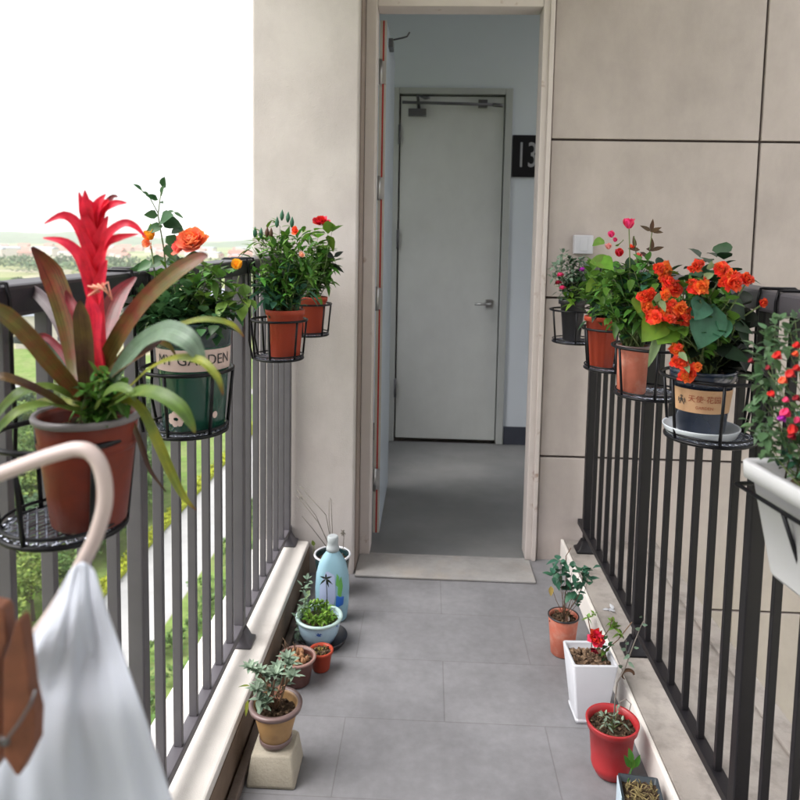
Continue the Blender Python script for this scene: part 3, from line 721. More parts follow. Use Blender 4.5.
# ============================================================ RAILINGS
def railing(X, posts, zk, zb, ztop, m, label, group, end, bw_=0.0185):
    r0 = root('balcony_railing', (X, 1.0, zk), label, 'railing', group)
    g = MB(); g.box((X-0.032, posts[0]-0.05, ztop-0.040), (X+0.032, end, ztop)); g.build('top_rail', M['handrail_shade'] if X < 0 else M['rail'], r0, bevel=0.006)  # left handrail colour darkened for its shaded side, right one kept lighter
    g = MB(); g.box((X-0.014, posts[0], zb-0.022), (X+0.014, end, zb)); g.build('bottom_rail', m, r0, bevel=0.002)
    for i, y in enumerate(posts):
        g = MB(); g.box((X-0.015, y-0.0145, zb-0.001), (X+0.015, y+0.0145, ztop-0.041)); g.box((X-0.012, y-0.012, zk+0.02), (X+0.012, y+0.012, zb-0.0015))
        po = g.build('post', m, r0, bevel=0.003)
        g = MB(); g.loft([(X, y, zk+0.001, 0.040, 0.034, 0.004), (X, y, zk+0.008, 0.040, 0.034, 0.004), (X, y, zk+0.014, 0.030, 0.026, 0.004), (X, y, zk+0.045, 0.017, 0.017, 0.003)], 2)
        g.build('foot', m, po)
        if i < len(posts)-1:
            y2 = posts[i+1]
            for k in range(1, 7):
                yy = y + (y2-y)*k/7
                g = MB(); g.box((X-bw_/2, yy-0.0065, zb+0.0005), (X+bw_/2, yy+0.0065, ztop-0.041)); g.build('baluster', m, r0, bevel=0.0015)
    return r0
railing(RXL, [-0.83, -0.15, 0.535, 1.222, 1.91, 2.575], KL, 0.190, 1.238, M['rail'], 'grey brown metal railing along the left edge, open to the fields', 'gallery railings', YP-0.002)
railing(RXR, [-0.70, -0.02, 0.66, 1.34, 2.02, 2.70], KR, 0.180, 1.220, M['rail_shade'], 'metal railing on the right, coloured near black for shade, before the panelled wall', 'gallery railings', YW-0.003, 0.0150)

# ============================================================ HANGING BASKETS
def make_basket(RT, RB, H, off, hk):
    r0 = root('pot_basket', (0, 0, 0), 'x', 'pot holder', 'wire pot holders hung on the railings')
    g = MB(); g.ring((0, 0, H), RT, 0.0034); g.build('top_ring', M['basket'], r0)
    g = MB(); g.ring((0, 0, 0), RB, 0.0036); g.ring((0, 0, 0.010), RB, 0.0022); g.build('bottom_ring', M['basket'], r0)
    g = MB()
    for q in range(-6, 7):
        c = q*RB/7
        h = math.sqrt(max(0, RB*RB - c*c))
        nseg = max(2, int(h/0.008))
        for s_ in (1, -1):
            pts = []
            for k in range(nseg+1):
                u = -h + 2*h*k/nseg
                pts.append(V((u*0.5 - s_*c*0.866, s_*u*0.866 + c*0.5, 0.0014 + 0.0012*((k + q + (s_ > 0)) % 2))))
            g.tube(pts, 0.0019, 4)
    g.build('mesh_base', M['mesh_base'], r0)
    for k in range(6):
        a = 2*PI*(k+0.35)/6
        g = MB(); g.tube([(RT*math.cos(a), RT*math.sin(a), H), (RB*math.cos(a), RB*math.sin(a), 0)], 0.0030, 6); g.build('rib', M['basket'], r0)
    for s_ in (-1, 1):
        y = s_*0.030
        g = MB()
        xr = 0.032 - off                       # inner face of the rail, seen from the basket's centre
        g.tube([(-RB, y, 0.0), (-RB-0.010, y, 0.05), (-RT+0.002, y*1.1, H), (xr+0.005, y*1.1, H+0.06), (xr+0.005, y*1.1, hk-0.016), (xr+0.001, y*1.1, hk+0.0025), (xr-0.008, y*1.1, hk+0.003), (xr-0.060, y*1.1, hk+0.003), (xr-0.068, y*1.1, hk-0.002), (xr-0.0685, y*1.1, hk-0.028)], 0.0028, 6)
        g.build('hook', M['basket'], r0)
    return r0
BZL, BZR = 0.968, 0.953
left_b = [((65, 525), 'black wire basket under the red bromeliad, nearest on the left railing'),
          ((188, 437), 'black wire basket holding the dark green lettered rose pot'),
          ((279, 360), 'black wire basket with the bushy red pot, third on the left railing'),
          ((309, 334), 'black wire basket nearest the pier on the left railing')]
right_b = [((574, 350), 'black wire basket with the small black pot by the switch'),
           ((612, 375), 'black wire basket with the ribbed red pot on the right railing'),
           ((649, 404), 'black wire basket with the dusty terracotta pot'),
           ((709, 440), 'black wire basket with the orange begonia and its saucer')]
BC = {}
for side, lst in (('L', left_b), ('R', right_b)):
    off = 0.114 if side == 'L' else 0.124
    bk = make_basket(0.0765, 0.066, 0.106, off, 1.238 - BZL) if side == 'L' else make_basket(0.088, 0.076, 0.112, off, 1.220 - BZR)
    for i, ((px, py), lab) in enumerate(lst):
        o = bk if i == 0 else copy_tree(bk)
        X = RXL + off if side == 'L' else RXR - off
        d_ = ray(px, py); Y = X * d_.y / d_.x; BZ = BZL if side == 'L' else BZR
        o.location = (X, Y, BZ); o['label'] = lab
        if side == 'R': o.rotation_euler.z = PI
        BC[side + str(i)] = V((X, Y, BZ))

# ============================================================ POTTED PLANTS
def pot(r0, c, rt, rb, h, m, rim=True, rimm=None, flute=0, fl=0.0, soil=True, soilz=0.82, rimh=0.14, lip=1.06):
    c = V(c)
    g = MB()
    prof = [(rb*0.9, 0.0), (rb, 0.004)]
    if rim and not rimm:
        r1 = rb + (rt-rb)*(1-rimh)
        prof += [(r1, h*(1-rimh)), (rt*lip, h*(1-rimh)+0.002), (rt*lip*1.01, h-0.003), (rt*lip, h), (rt*lip-0.005, h)]
    else:
        prof += [(rt, h-0.002), (rt-0.001, h), (rt-0.004, h)]
    prof += [(rt-0.006, h-0.006), (rb*0.5+rt*0.45, h*0.5)]
    g.lathe(c, prof, 48 if flute else 36, True, True, flute, fl)
    po = g.build('pot', m, r0)
    if rimm:
        g = MB(); g.lathe(c, [(rt*0.995, h*(1-rimh*0.5)), (rt*lip, h*(1-rimh*0.4)), (rt*lip*1.02, h-0.001), (rt*lip, h+0.002), (rt*0.96, h+0.002), (rt*0.93, h*(1-rimh*0.6))], 40, False, False)
        g.build('rim', rimm, po)
    if soil:
        g = MB(); rs = rb + (rt-rb)*soilz - 0.003; zs_ = h*soilz
        rr = []
        for j in range(1, 7):
            rr.append([c + V((rs*j/6*math.cos(2*PI*k/24), rs*j/6*math.sin(2*PI*k/24), zs_ + rnd.uniform(-0.003, 0.004) - (0.002 if j == 6 else 0))) for k in range(24)])
        g.rings(rr, True, False)
        for _ in range(26):
            a = rnd.uniform(0, 6.28); q = rs*math.sqrt(rnd.random())*0.9; s_ = rnd.uniform(0.002, 0.0045)
            pc = c + V((q*math.cos(a), q*math.sin(a), zs_+0.003))
            g.box(pc - V((s_, s_, s_*0.6)), pc + V((s_, s_, s_*0.6)), R=Euler((rnd.random()*3, rnd.random()*3, rnd.random()*3)).to_matrix())
        g.build('soil', M['soil'], r0)
    return po
def stem_pts(a, b, bow=0.1, n=5):
    a = V(a); b = V(b); L_ = (b-a).length; side = rv(); side.z *= 0.3; side = side.normalized()*L_*bow
    return [a.lerp(b, k/n) + side*math.sin(PI*k/n) for k in range(n+1)]
def foliage(r0, base, targets, m, L_, W_, nper, spread, stem_m=None, upb=0.3, name='foliage', stem_r=0.0016, along=3, bow=0.1, jitter=0.012, droop=0.3, fold=0.25, nseg=4):
    gl = MB(); gs = MB(); base = V(base)
    for tgt in targets:
        tgt = V(tgt)
        b0 = base + V((rnd.uniform(-jitter, jitter), rnd.uniform(-jitter, jitter), 0))
        pts = stem_pts(b0, tgt, bow)
        gs.tube(pts, [stem_r*(1-0.6*k/(len(pts)-1)) for k in range(len(pts))], 5)
        for k in range(2, len(pts)-1):
            for _ in range(along):
                d = rv(); d.z = d.z*0.5 + upb; p = pts[k].lerp(pts[k+1], rnd.random())
                gl.leaf(p, d, L_*rnd.uniform(0.6, 1.1), W_*rnd.uniform(0.7, 1.1), droop=droop, fold=fold, n=nseg)
        for _ in range(nper):
            d = rv().normalized(); p = tgt + d*spread*rnd.uniform(0, 0.8); d2 = d + rv(0.5); d2.z += upb
            gl.leaf(p, d2, L_*rnd.uniform(0.6, 1.2), W_*rnd.uniform(0.7, 1.2), droop=droop*rnd.uniform(0.5, 1.5), fold=fold, n=nseg)
    if gs.v: gs.build('stems', stem_m or M['stem'], r0)
    return gl.build(name, m, r0)
def wpts(lst, Y, dy=0.04): return [W(px, py, Y + rnd.uniform(-dy, dy)) for (px, py) in lst]
def fill(px0, py0, px1, py1, n, Y, dy=0.05):
    out = []
    for _ in range(n):
        a = rnd.uniform(0, 2*PI); q = math.sqrt(rnd.random())
        out.append(W((px0+px1)/2 + (px1-px0)/2*q*math.cos(a), (py0+py1)/2 + (py1-py0)/2*q*math.sin(a), Y + rnd.uniform(-dy, dy)))
    return out
def blossom(r0, c, r, m, n=18, d=(0, -0.3, 1), name='flower', open_=0.9, cup=0.35, core=None, jit=0.04):
    """layered cupped petals around direction d"""
    c = V(c); d = V(d).normalized(); g = MB()
    u = d.orthogonal().normalized(); v = d.cross(u)
    for i in range(n):
        f = (i + 0.5) / n                       # 0 inner .. 1 outer
        a = i * 2.399963 + rnd.uniform(-0.2, 0.2)
        out = (u*math.cos(a) + v*math.sin(a))
        tilt = open_ * (0.15 + 0.85*f)
        dr = (out*math.sin(tilt*PI/2) + d*math.cos(tilt*PI/2)).normalized()
        p = c + out*r*0.10*f - d*r*0.25*f
        L_ = r*(0.65 + 0.45*f); Wd = r*(0.55 + 0.45*f)
        side = dr.cross(d);
        if side.length < 0.01: side = u.copy()
        side.normalize(); nr = side.cross(dr).normalized()
        if nr.dot(d) < 0: nr = -nr
        vs = []; fs = []
        for j in range(5):
            t = j/4; w_ = Wd*0.5*(0.25 + 0.95*math.sin(PI*min(1, 0.12+t*0.78)))*(0.75 if j == 4 else 1)
            cc = p + dr*L_*t + nr*(cup*L_*(t*t) - 0.12*L_*max(0, t-0.7)*4*cup) 
            for q in (-1, -0.45, 0.45, 1):
                vs.append(cc + side*w_*q + nr*(cup*w_*abs(q)*0.8) + rv(r*jit*(0.4+t)))
            if j:
                b0 = 4*j
                for k in range(3): fs.append((b0-4+k, b0-3+k, b0+1+k, b0+k))
        g.add(vs, fs)
    return g.build(name, m, r0)
def bud(r0, c, r, L_, m, d=(0, 0, 1), name='bud'):
    c = V(c); d = V(d).normalized()
    g = MB(); g.tube([c - d*L_*0.5, c - d*L_*0.25, c, c + d*L_*0.25, c + d*L_*0.5], [r*0.3, r*0.9, r, r*0.6, r*0.08], 8)
    return g.build(name, m, r0)
def cone_label(po, c, rb, rt, h, z0, z1, a0, a1, m, name='label', off=0.0012, n=24):
    c = V(c); g = MB(); vs = []; fs = []
    for k in range(n+1):
        a = a0 + (a1-a0)*k/n
        for z in (z0, z1):
            r = rb + (rt-rb)*z/h + off
            vs.append(c + V((r*math.cos(a), r*math.sin(a), z)))
        if k: fs.append((2*k-2, 2*k, 2*k+1, 2*k-1))
    g.add(vs, fs); return g.build(name, m, po)
def cone_text(po, c, rb, rt, h, zc, ac, body, size, m, name='lettering', off=0.0022, vf=None):
    c = V(c); vs, fs = vf if vf else text_verts(body, size); g = MB(); out = []
    for v in vs:
        z = zc + v.y; r = rb + (rt-rb)*z/h + off; a = ac + v.x/r
        out.append(c + V((r*math.cos(a), r*math.sin(a), z)))
    g.add(out, fs, False); return g.build(name, m, po)

# ---------- bromeliad (left railing, nearest)
c = BC['L0'] + V((0.029, 0.0, 0.004))
br0 = root('bromeliad', c, 'tall bromeliad with a red flower spike in a brown pot', 'potted plant')
po = pot(br0, c, 0.0545, 0.040, 0.126, M['brownpot'], rimm=M['rimgrey'], rimh=0.10, lip=1.05, soilz=0.86)
g = MB(); g.lathe(c, [(0.0500, 0.088), (0.0520, 0.091), (0.0530, 0.096), (0.0522, 0.098)], 36, False, False); g.build('band', M['brownpot'], po)
Yb = c.y
def strap(px, deps, wpx, m, curl=0.0, nrm=(0.1, -1, 0.35), fold=0.3, name='leaf'):
    pts = [W(x, y, Yb + d) for (x, y), d in zip(px, deps)]
    wid = [q * Yb / FPX for q in wpx]
    return MB().strap(pts, wid, nrm, fold=fold, curl=curl, sub=5).build(name, m, br0)
S = strap
S([(85, 402), (81, 385), (76, 360), (68, 318), (52, 273), (32, 247)], [0, 0.01, 0.03, 0.05, 0.06, 0.05], [13, 17, 20, 25, 25, 3], M['b_olive'])
S([(96, 402), (102, 372), (121, 334), (146, 300), (176, 273), (199, 259), (208, 256)], [0, 0, -0.01, -0.02, -0.03, -0.03, -0.03], [13, 17, 19, 19, 19, 14, 3], M['b_olive'], curl=-0.3)
S([(94, 402), (98, 372), (105, 332), (118, 297), (136, 277)], [0.01, 0.02, 0.05, 0.08, 0.10], [14, 21, 25, 22, 3], M['b_maroon'])
S([(88, 402), (87, 372), (85, 340), (82, 315), (80, 300)], [-0.02, -0.03, -0.04, -0.045, -0.05], [13, 18, 19, 16, 2], M['b_brown'])
S([(82, 402), (72, 360), (60, 322), (38, 294), (20, 287), (9, 284)], [0.02, 0.05, 0.07, 0.09, 0.1, 0.1], [10, 13, 15, 13, 9, 2], M['b_grey'])
S([(84, 404), (70, 384), (50, 361), (27, 334), (4, 314), (-22, 300)], [-0.01, -0.03, -0.06, -0.09, -0.11, -0.12], [12, 16, 17, 16, 15, 3], M['b_olive'], curl=0.3)
S([(82, 406), (66, 374), (44, 350), (22, 341), (-4, 348), (-30, 372)], [0.0, 0.03, 0.05, 0.07, 0.09, 0.1], [9, 13, 14, 14, 12, 2], M['b_sheen'], nrm=(0, -0.6, 0.9))
S([(86, 408), (70, 397), (48, 388), (24, 392), (4, 408), (-14, 436)], [-0.02, -0.04, -0.06, -0.08, -0.09, -0.1], [11, 14, 15, 15, 12, 2], M['b_green'], nrm=(-0.2, -0.7, 0.8))
S([(84, 410), (68, 408), (48, 396), (24, 384), (2, 377), (-20, 378)], [-0.03, -0.05, -0.07, -0.09, -0.1, -0.1], [9, 11, 11, 10, 9, 2], M['b_brown'], nrm=(0, -0.7, 0.8))
S([(84, 412), (66, 409), (44, 405), (22, 410), (4, 424), (-10, 444)], [-0.04, -0.06, -0.09, -0.11, -0.12, -0.12], [9, 11, 12, 11, 9, 2], M['b_green'], nrm=(0, -0.7, 0.8))
S([(100, 400), (112, 375), (134, 357), (158, 342), (166, 336)], [-0.01, -0.04, -0.07, -0.09, -0.1], [12, 17, 18, 14, 3], M['b_brown'], nrm=(-0.2, -0.8, 0.6))
S([(104, 400), (120, 368), (142, 343), (166, 332), (186, 339), (198, 353), (204, 366)], [-0.02, -0.06, -0.08, -0.11, -0.13, -0.13, -0.13], [10, 13, 17, 21, 19, 12, 2], M['b_sheen'], nrm=(0.2, -0.9, 0.5))
S([(102, 400), (125, 360), (152, 337), (178, 326), (204, 320), (230, 324), (244, 337)], [0, 0.0, -0.01, -0.02, -0.03, -0.03, -0.03], [8, 9, 9, 9, 9, 7, 1], M['b_yellow'], nrm=(0, -0.6, 0.9))
S([(104, 404), (126, 391), (148, 371), (174, 359), (200, 361), (217, 377), (223, 395)], [-0.03, -0.06, -0.09, -0.12, -0.14, -0.15, -0.15], [9, 10, 10, 10, 9, 6, 1], M['b_yellow'], nrm=(0, -0.6, 0.9))
S([(102, 408), (118, 402), (138, 392), (160, 395), (180, 408), (190, 422), (195, 433)], [-0.03, -0.06, -0.09, -0.11, -0.12, -0.12, -0.12], [9, 12, 14, 14, 13, 8, 1], M['b_green'], nrm=(0, -0.7, 0.8))
S([(106, 408), (126, 400), (142, 410), (158, 443), (172, 475), (184, 497), (196, 510)], [-0.02, -0.04, -0.05, -0.06, -0.06, -0.06, -0.06], [7, 8, 9, 10, 9, 6, 1], M['b_yellow'], nrm=(0.5, -0.9, 0.2))
S([(108, 408), (130, 420), (142, 448), (150, 470), (166, 492)], [-0.01, 0, 0, 0, 0], [4, 5, 6, 4, 1], M['b_brown'], nrm=(0.5, -0.9, 0.2))
S([(98, 408), (104, 396), (118, 388), (130, 392), (136, 402)], [-0.05, -0.07, -0.08, -0.09, -0.09], [8, 12, 12, 8, 1], M['b_green'], nrm=(0, -0.6, 0.8))
S([(90, 402), (80, 380), (62, 352), (44, 336), (30, 340)], [0.0, 0.02, 0.04, 0.05, 0.06], [7, 9, 9, 7, 1], M['b_maroon'])
S([(100, 402), (112, 372), (130, 348), (148, 338), (168, 345), (176, 356)], [0.02, 0.03, 0.04, 0.05, 0.05, 0.05], [6, 8, 9, 8, 6, 1], M['b_olive'])
S([(86, 408), (64, 402), (40, 402), (16, 416), (0, 432)], [-0.03, -0.02, 0.0, 0.01, 0.01], [6, 8, 8, 6, 1], M['b_yellow'], nrm=(0, -0.7, 0.8))
S([(98, 402), (104, 380), (110, 350), (108, 322), (100, 304)], [0.03, 0.05, 0.06, 0.07, 0.07], [9, 12, 13, 10, 1], M['b_brown'])
# spike
g = MB(); pts = [W(97, 400, Yb), W(98, 370, Yb), W(97, 330, Yb), W(95, 290, Yb), W(94, 240, Yb), W(92, 205, Yb)]
g.tube(pts, [0.010, 0.0105, 0.009, 0.0085, 0.0075, 0.003], 12); spk = g.build('flower_spike', M['b_red'], br0)
def bract(px, dep, wpx, m='b_red'):
    pts = [W(x, y, Yb + d) for (x, y), d in zip(px, dep)]
    MB().strap(pts, [q*Yb/FPX for q in wpx], (0.1, -1, 0.4), fold=0.45, sub=4).build('bract', M[m], br0)
B = bract
B([(94, 300), (84, 262), (66, 243), (43, 228+10)], [0, -0.015, -0.02, -0.02], [12, 13, 9, 1])
B([(92, 262), (80, 228), (64, 216), (44, 224)], [0, -0.015, -0.025, -0.03], [10, 11, 9, 1])
B([(97, 275), (106, 246), (120, 238), (139, 234)], [0, -0.015, -0.02, -0.02], [11, 11, 8, 1], 'b_red')
B([(98, 258), (108, 236), (124, 224), (136, 227), (146, 238)], [0, -0.02, -0.03, -0.03, -0.03], [10, 11, 9, 6, 1])
B([(97, 235), (104, 212), (116, 204), (127, 203)], [0, -0.01, -0.02, -0.02], [10, 11, 8, 1])
B([(90, 235), (84, 210), (79, 192)], [0, -0.015, -0.02], [9, 9, 1])
B([(92, 230), (88, 208), (85, 190)], [0, -0.02, -0.03], [12, 13, 1])
B([(95, 228), (98, 206), (106, 194)], [0, -0.02, -0.02], [12, 11, 1])
B([(96, 225), (100, 214), (112, 198), (118, 197)], [0, 0.01, 0.01, 0.01], [10, 10, 6, 1], 'b_maroon')
for k in range(9):
    yy = 302 - k*11; s_ = (-1)**k
    B([(96, yy), (95 + s_*6, max(yy-20, 206)), (94 + s_*(13 + 0.25*k), max(yy-42, 193 + k))], [-0.004, -0.012, -0.016], [12, 13, 2])
B([(97, 372), (92, 345), (94, 315), (88, 296)], [-0.006, -0.014, -0.014, -0.014], [18, 22, 19, 2])
B([(97, 345), (80, 318), (70, 300), (66, 290)], [0, 0.01, 0.02, 0.02], [12, 13, 9, 1], 'b_maroon')
g = MB()
for k in range(5):
    g.tube([W(100-k*3, 292+k, Yb-0.02), W(96+k*5-8, 286-k, Yb-0.03), W(104+k*2, 288+3*k, Yb-0.028)], 0.0009, 4)
g.build('dry_fibres', M['p_peach'], br0)
foliage(br0, c + V((0.01, -0.02, 0.10)), fill(84, 376, 132, 412, 22, Yb-0.02, 0.03), M['f_mid'], 0.018, 0.010, 7, 0.013, name='undergrowth')

# ---------- rose in the green pot
c = BC['L1'] + V((0.011, 0, 0.004)); Yr = c.y
rs = root('potted_rose', c, 'orange and yellow rose bush in a dark green lettered pot', 'potted plant')
po = pot(rs, c, 0.0635, 0.0515, 0.183, M['greenpot'], rim=False, soilz=0.9)
g = MB(); g.lathe(c, [(0.0605, 0.144), (0.0630, 0.147), (0.0655, 0.179), (0.0665, 0.1845), (0.0615, 0.1845), (0.060, 0.165)], 40, False, False); g.build('rim', M['greenrim'], po)
va = math.atan2(-c.y, -c.x)             # direction from the pot to the viewer
cone_label(po, c, 0.0515, 0.0635, 0.183, 0.106, 0.142, va-1.75, va+1.7, M['label_pink'])
cone_text(po, c, 0.0515, 0.0635, 0.183, 0.1245, va+0.02, 'MY GARDEN', 0.0245, M['ink'])
g = MB()
for k in range(7):
    a = k*0.9; cc = V((0.010*math.cos(a), 0.010*math.sin(a)*0.8, 0))
    vs_, fs_ = [], []
    for j in range(7):
        q = 2*PI*j/7; vs_.append(V((cc.x + 0.006*math.cos(q), cc.y + 0.006*math.sin(q), 0)))
    g.add(vs_, [tuple(range(7))], False)
cone_text(po, c, 0.0515, 0.0635, 0.183, 0.026, va-0.55, '', 1, M['label_pink'], name='emblem', vf=(list(g.v), list(g.f)))
cone_text(po, c, 0.0515, 0.0635, 0.183, 0.030, va+0.65, '', 1, M['label_pink'], name='emblem', vf=([V((0.005*math.cos(q), 0.006*math.sin(q), 0)) for q in [2*PI*j/12 for j in range(12)]], [tuple(range(12))]))
base = c + V((0, 0, 0.16))
foliage(rs, base, fill(138, 285, 240, 332, 34, Yr, 0.06) + fill(150, 300, 235, 325, 14, Yr, 0.05), M['f_rose'], 0.025, 0.016, 11, 0.027, along=2, jitter=0.03)
foliage(rs, base, fill(150, 262, 225, 300, 14, Yr, 0.05), M['f_mid'], 0.024, 0.016, 8, 0.025, along=2, jitter=0.03, name='upper_foliage')
foliage(rs, base, wpts([(236, 290), (244, 298), (228, 300), (205, 298)], Yr-0.03, 0.01), M['f_rose_light'], 0.032, 0.019, 6, 0.014, along=1, name='young_foliage')
# tall shoot
g = MB(); sh_ = [W(166, 325, Yr), W(168, 290, Yr), W(164, 250, Yr), W(158, 215, Yr), W(161, 192, Yr)]
g.tube(sh_, [0.0018, 0.0016, 0.0014, 0.0011, 0.0008], 6); g.tube([W(158, 213, Yr), W(150, 198, Yr), W(138, 187, Yr)], 0.0008, 5)
g.tube([W(151, 318, Yr), W(155, 275, Yr), W(151, 246, Yr)], 0.0013, 5); g.tube([W(186, 318, Yr), W(192, 280, Yr), W(193, 246, Yr)], 0.0016, 5)
g.tube([W(220, 312, Yr-0.02), W(234, 295, Yr-0.02), W(239, 276, Yr-0.02)], 0.0013, 5)
g.build('shoot', M['stem'], rs)
g = MB()
for (x, y, dx, dy, L_, Wd) in [(161, 196, 4, -14, .026, .011), (163, 188, 2, -14, .024, .012), (158, 200, -8, -4, .02, .01), (150, 197, -10, -8, .02, .009), (142, 190, -10, -8, .018, .006),
                              (155, 200, -4, -8, .014, .008), (160, 202, 8, 2, .012, .006), (158, 216, -12, -2, .02, .015), (160, 222, 12, -8, .034, .024), (163, 226, -14, 4, .026, .016), (162, 222, 14, 2, .03, .022),
                              (166, 214, 8, -4, .018, .007), (174, 212, 9, 5, .018, .005), (166, 236, 10, 8, .03, .018), (166, 245, 8, 12, .03, .017), (172, 230, 14, 0, .022, .018), (164, 258, -16, 8, .028, .018),
                              (166, 262, 14, -4, .03, .018), (152, 262, -12, 6, .024, .016), (186, 256, 16, 4, .03, .02), (190, 262, -16, 6, .03, .02), (150, 268, -14, -2, .026, .016), (140, 272, -16, 0, .024, .014), (130, 280, -8, -10, .02, .01)]:
    p = W(x, y, Yr + rnd.uniform(-0.01, 0.01)); q = W(x+dx, y+dy, Yr + rnd.uniform(-0.02, 0.0)); g.leaf(p, q-p, L_*1.15, Wd*1.25, up=(0.2, -0.8, 0.6), droop=0.1, fold=0.3)
g.build('shoot_leaves', M['f_rose'], rs)
blossom(rs, W(193, 243, Yr-0.02), 0.026, M['p_orange'], 34, (0, -0.75, 0.75), open_=0.95, cup=0.45)['label'] = 'large open orange rose'
o = blossom(rs, W(181, 247, Yr-0.015), 0.018, M['p_coral'], 12, (-0.6, -0.5, 0.3), open_=0.9); o.name = 'outer_petals'
o = blossom(rs, W(150, 238, Yr), 0.017, M['p_yellow'], 14, (-0.2, -0.3, 0.9), open_=0.6); o['label'] = 'half open yellow rose'
o = blossom(rs, W(149, 243, Yr), 0.014, M['p_orange'], 7, (-0.4, -0.5, -0.1), open_=0.9); o.name = 'outer_petals'
blossom(rs, W(238, 267, Yr-0.02), 0.015, M['p_yellow'], 12, (-0.1, -0.4, 0.8), open_=0.55)['label'] = 'small yellow rose'
g = MB(); p = W(152, 235, Yr); g.leaf(p, V((-0.1, 0, 1)), 0.02, 0.012, up=(0, -1, 0.1), droop=0); g.build('sepal', M['f_light'], rs)

# ---------- generic helper for hung pots
def hung(key, px, Y, label):
    c = BC[key]; p = V((0.0, c.y, c.z + 0.003)); p.x = (W(px, 350, c.y)).x
    p.x = max(min(p.x, c.x + 0.045), c.x - 0.045)
    return p, root('potted_plant', p, label, 'potted plant')
# third left: bushy green with buds
c, r0 = hung('L2', 285, 2.11, 'bushy bud covered green plant in a red pot, third on the left railing'); Y3 = c.y
pot(r0, c, 0.051, 0.041, 0.132, M['redpot'], soilz=0.92, rimh=0.12, lip=1.05)
base = c + V((0, 0, 0.115))
foliage(r0, base, fill(256, 232, 314, 300, 46, Y3, 0.06), M['f_mid'], 0.040, 0.013, 9, 0.035, along=3, jitter=0.03, upb=0.6)
foliage(r0, base, fill(262, 270, 310, 305, 14, Y3, 0.05), M['f_bluegreen'], 0.045, 0.018, 7, 0.03, along=2, jitter=0.03, name='lower_foliage')
foliage(r0, base, wpts([(252, 247), (258, 240), (264, 232), (280, 226), (300, 240)], Y3), M['f_light'], 0.042, 0.011, 6, 0.02, along=1, name='young_foliage')
for (x, y) in [(255, 232), (261, 233), (267, 232), (271, 233), (277, 222), (282, 215), (288, 217), (292, 222)]:
    bud(r0, W(x, y, Y3-0.01), 0.006, 0.030, M['f_brownleaf'] if x in (267, 271) else M['f_bluegreen'], (0.05, 0, 1))
blossom(r0, W(295, 231, Y3-0.05), 0.013, M['p_begonia'], 9, (0.1, -0.8, 0.4))
blossom(r0, W(302, 255, Y3-0.06), 0.010, M['p_peach'], 8, (0, -0.9, 0.3))
# fourth left: red rose
c, r0 = hung('L3', 312, 2.56, 'green plant with a single red rose in the red pot nearest the pier'); Y4 = c.y
pot(r0, c, 0.049, 0.037, 0.128, M['redpot'], soilz=0.9, rimh=0.13, lip=1.06)
base = c + V((0, 0, 0.12))
foliage(r0, base, fill(298, 240, 330, 292, 30, Y4, 0.05), M['f_mid'], 0.045, 0.022, 7, 0.035, along=2, jitter=0.025)
foliage(r0, base, wpts([(312, 232), (318, 238), (328, 234), (332, 232), (322, 244), (316, 246)], Y4-0.02), M['f_light'], 0.060, 0.034, 3, 0.015, along=0, name='young_foliage')
blossom(r0, W(321, 223, Y4-0.02), 0.030, M['p_red'], 20, (0, -0.45, 0.8), open_=0.95)
g = MB(); p = W(331, 263, Y4); g.leaf(p, W(344, 272, Y4)-p, 0.055, 0.016, up=(0, -0.8, 0.6), droop=0.05); p = W(334, 257, Y4); g.leaf(p, W(344, 250, Y4)-p, 0.04, 0.018, up=(0, -0.8, 0.5), droop=0.1)
g.leaf(W(326, 252, Y4), W(334, 258, Y4)-W(326, 252, Y4), 0.04, 0.02, up=(0, -0.8, 0.5)); g.build('dark_leaf', M['f_black'], r0)
g = MB(); g.tube([W(318, 296, Y4), W(322, 275, Y4), W(332, 260, Y4)], 0.0012, 5); g.tube([W(315, 296, Y4), W(318, 270, Y4), W(326, 252, Y4)], 0.0014, 5); g.build('shoot', M['stem_brown'], r0)

# ---------- right railing
c, r0 = hung('R0', 571, 2.43, 'small leaved fuchsia in the small black pot by the switch'); Y5 = c.y
pot(r0, c, 0.044, 0.030, 0.145, M['blackpot'], soilz=0.9, rimh=0.12, lip=1.12)
base = c + V((0, 0, 0.13))
foliage(r0, base, fill(553, 252, 588, 300, 34, Y5, 0.05), M['f_grey'], 0.024, 0.011, 7, 0.026, along=2, jitter=0.02)
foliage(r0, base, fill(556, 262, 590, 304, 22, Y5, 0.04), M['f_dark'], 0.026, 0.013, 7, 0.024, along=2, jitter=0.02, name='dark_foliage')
foliage(r0, base, wpts([(566, 298), (570, 290), (574, 302)], Y5-0.02), M['f_light'], 0.04, 0.018, 4, 0.015, name='young_foliage')
for (x, y, m) in [(560, 273, 'p_pink'), (558, 281, 'p_darkred'), (562, 286, 'p_pink'), (582, 268, 'p_purple')]:
    blossom(r0, W(x, y, Y5-0.05), 0.014, M[m], 8, (0, -0.4, -0.8), open_=0.8)
c, r0 = hung('R1', 601, 1.92, 'broad leaved plant with pink buds in the ribbed red pot'); Y6 = c.y
pot(r0, c, 0.044, 0.033, 0.142, M['redpot'], soilz=0.88, rimh=0.10, lip=1.10, flute=12, fl=0.035)
base = c + V((0, 0, 0.12))
foliage(r0, base, fill(584, 262, 624, 320, 30, Y6, 0.05), M['f_begonia'], 0.040, 0.026, 5, 0.025, along=1, jitter=0.02)
foliage(r0, base, fill(590, 290, 620, 325, 9, Y6, 0.05), M['f_dark'], 0.035, 0.020, 6, 0.025, along=1, jitter=0.02, name='dark_foliage')
g = MB()
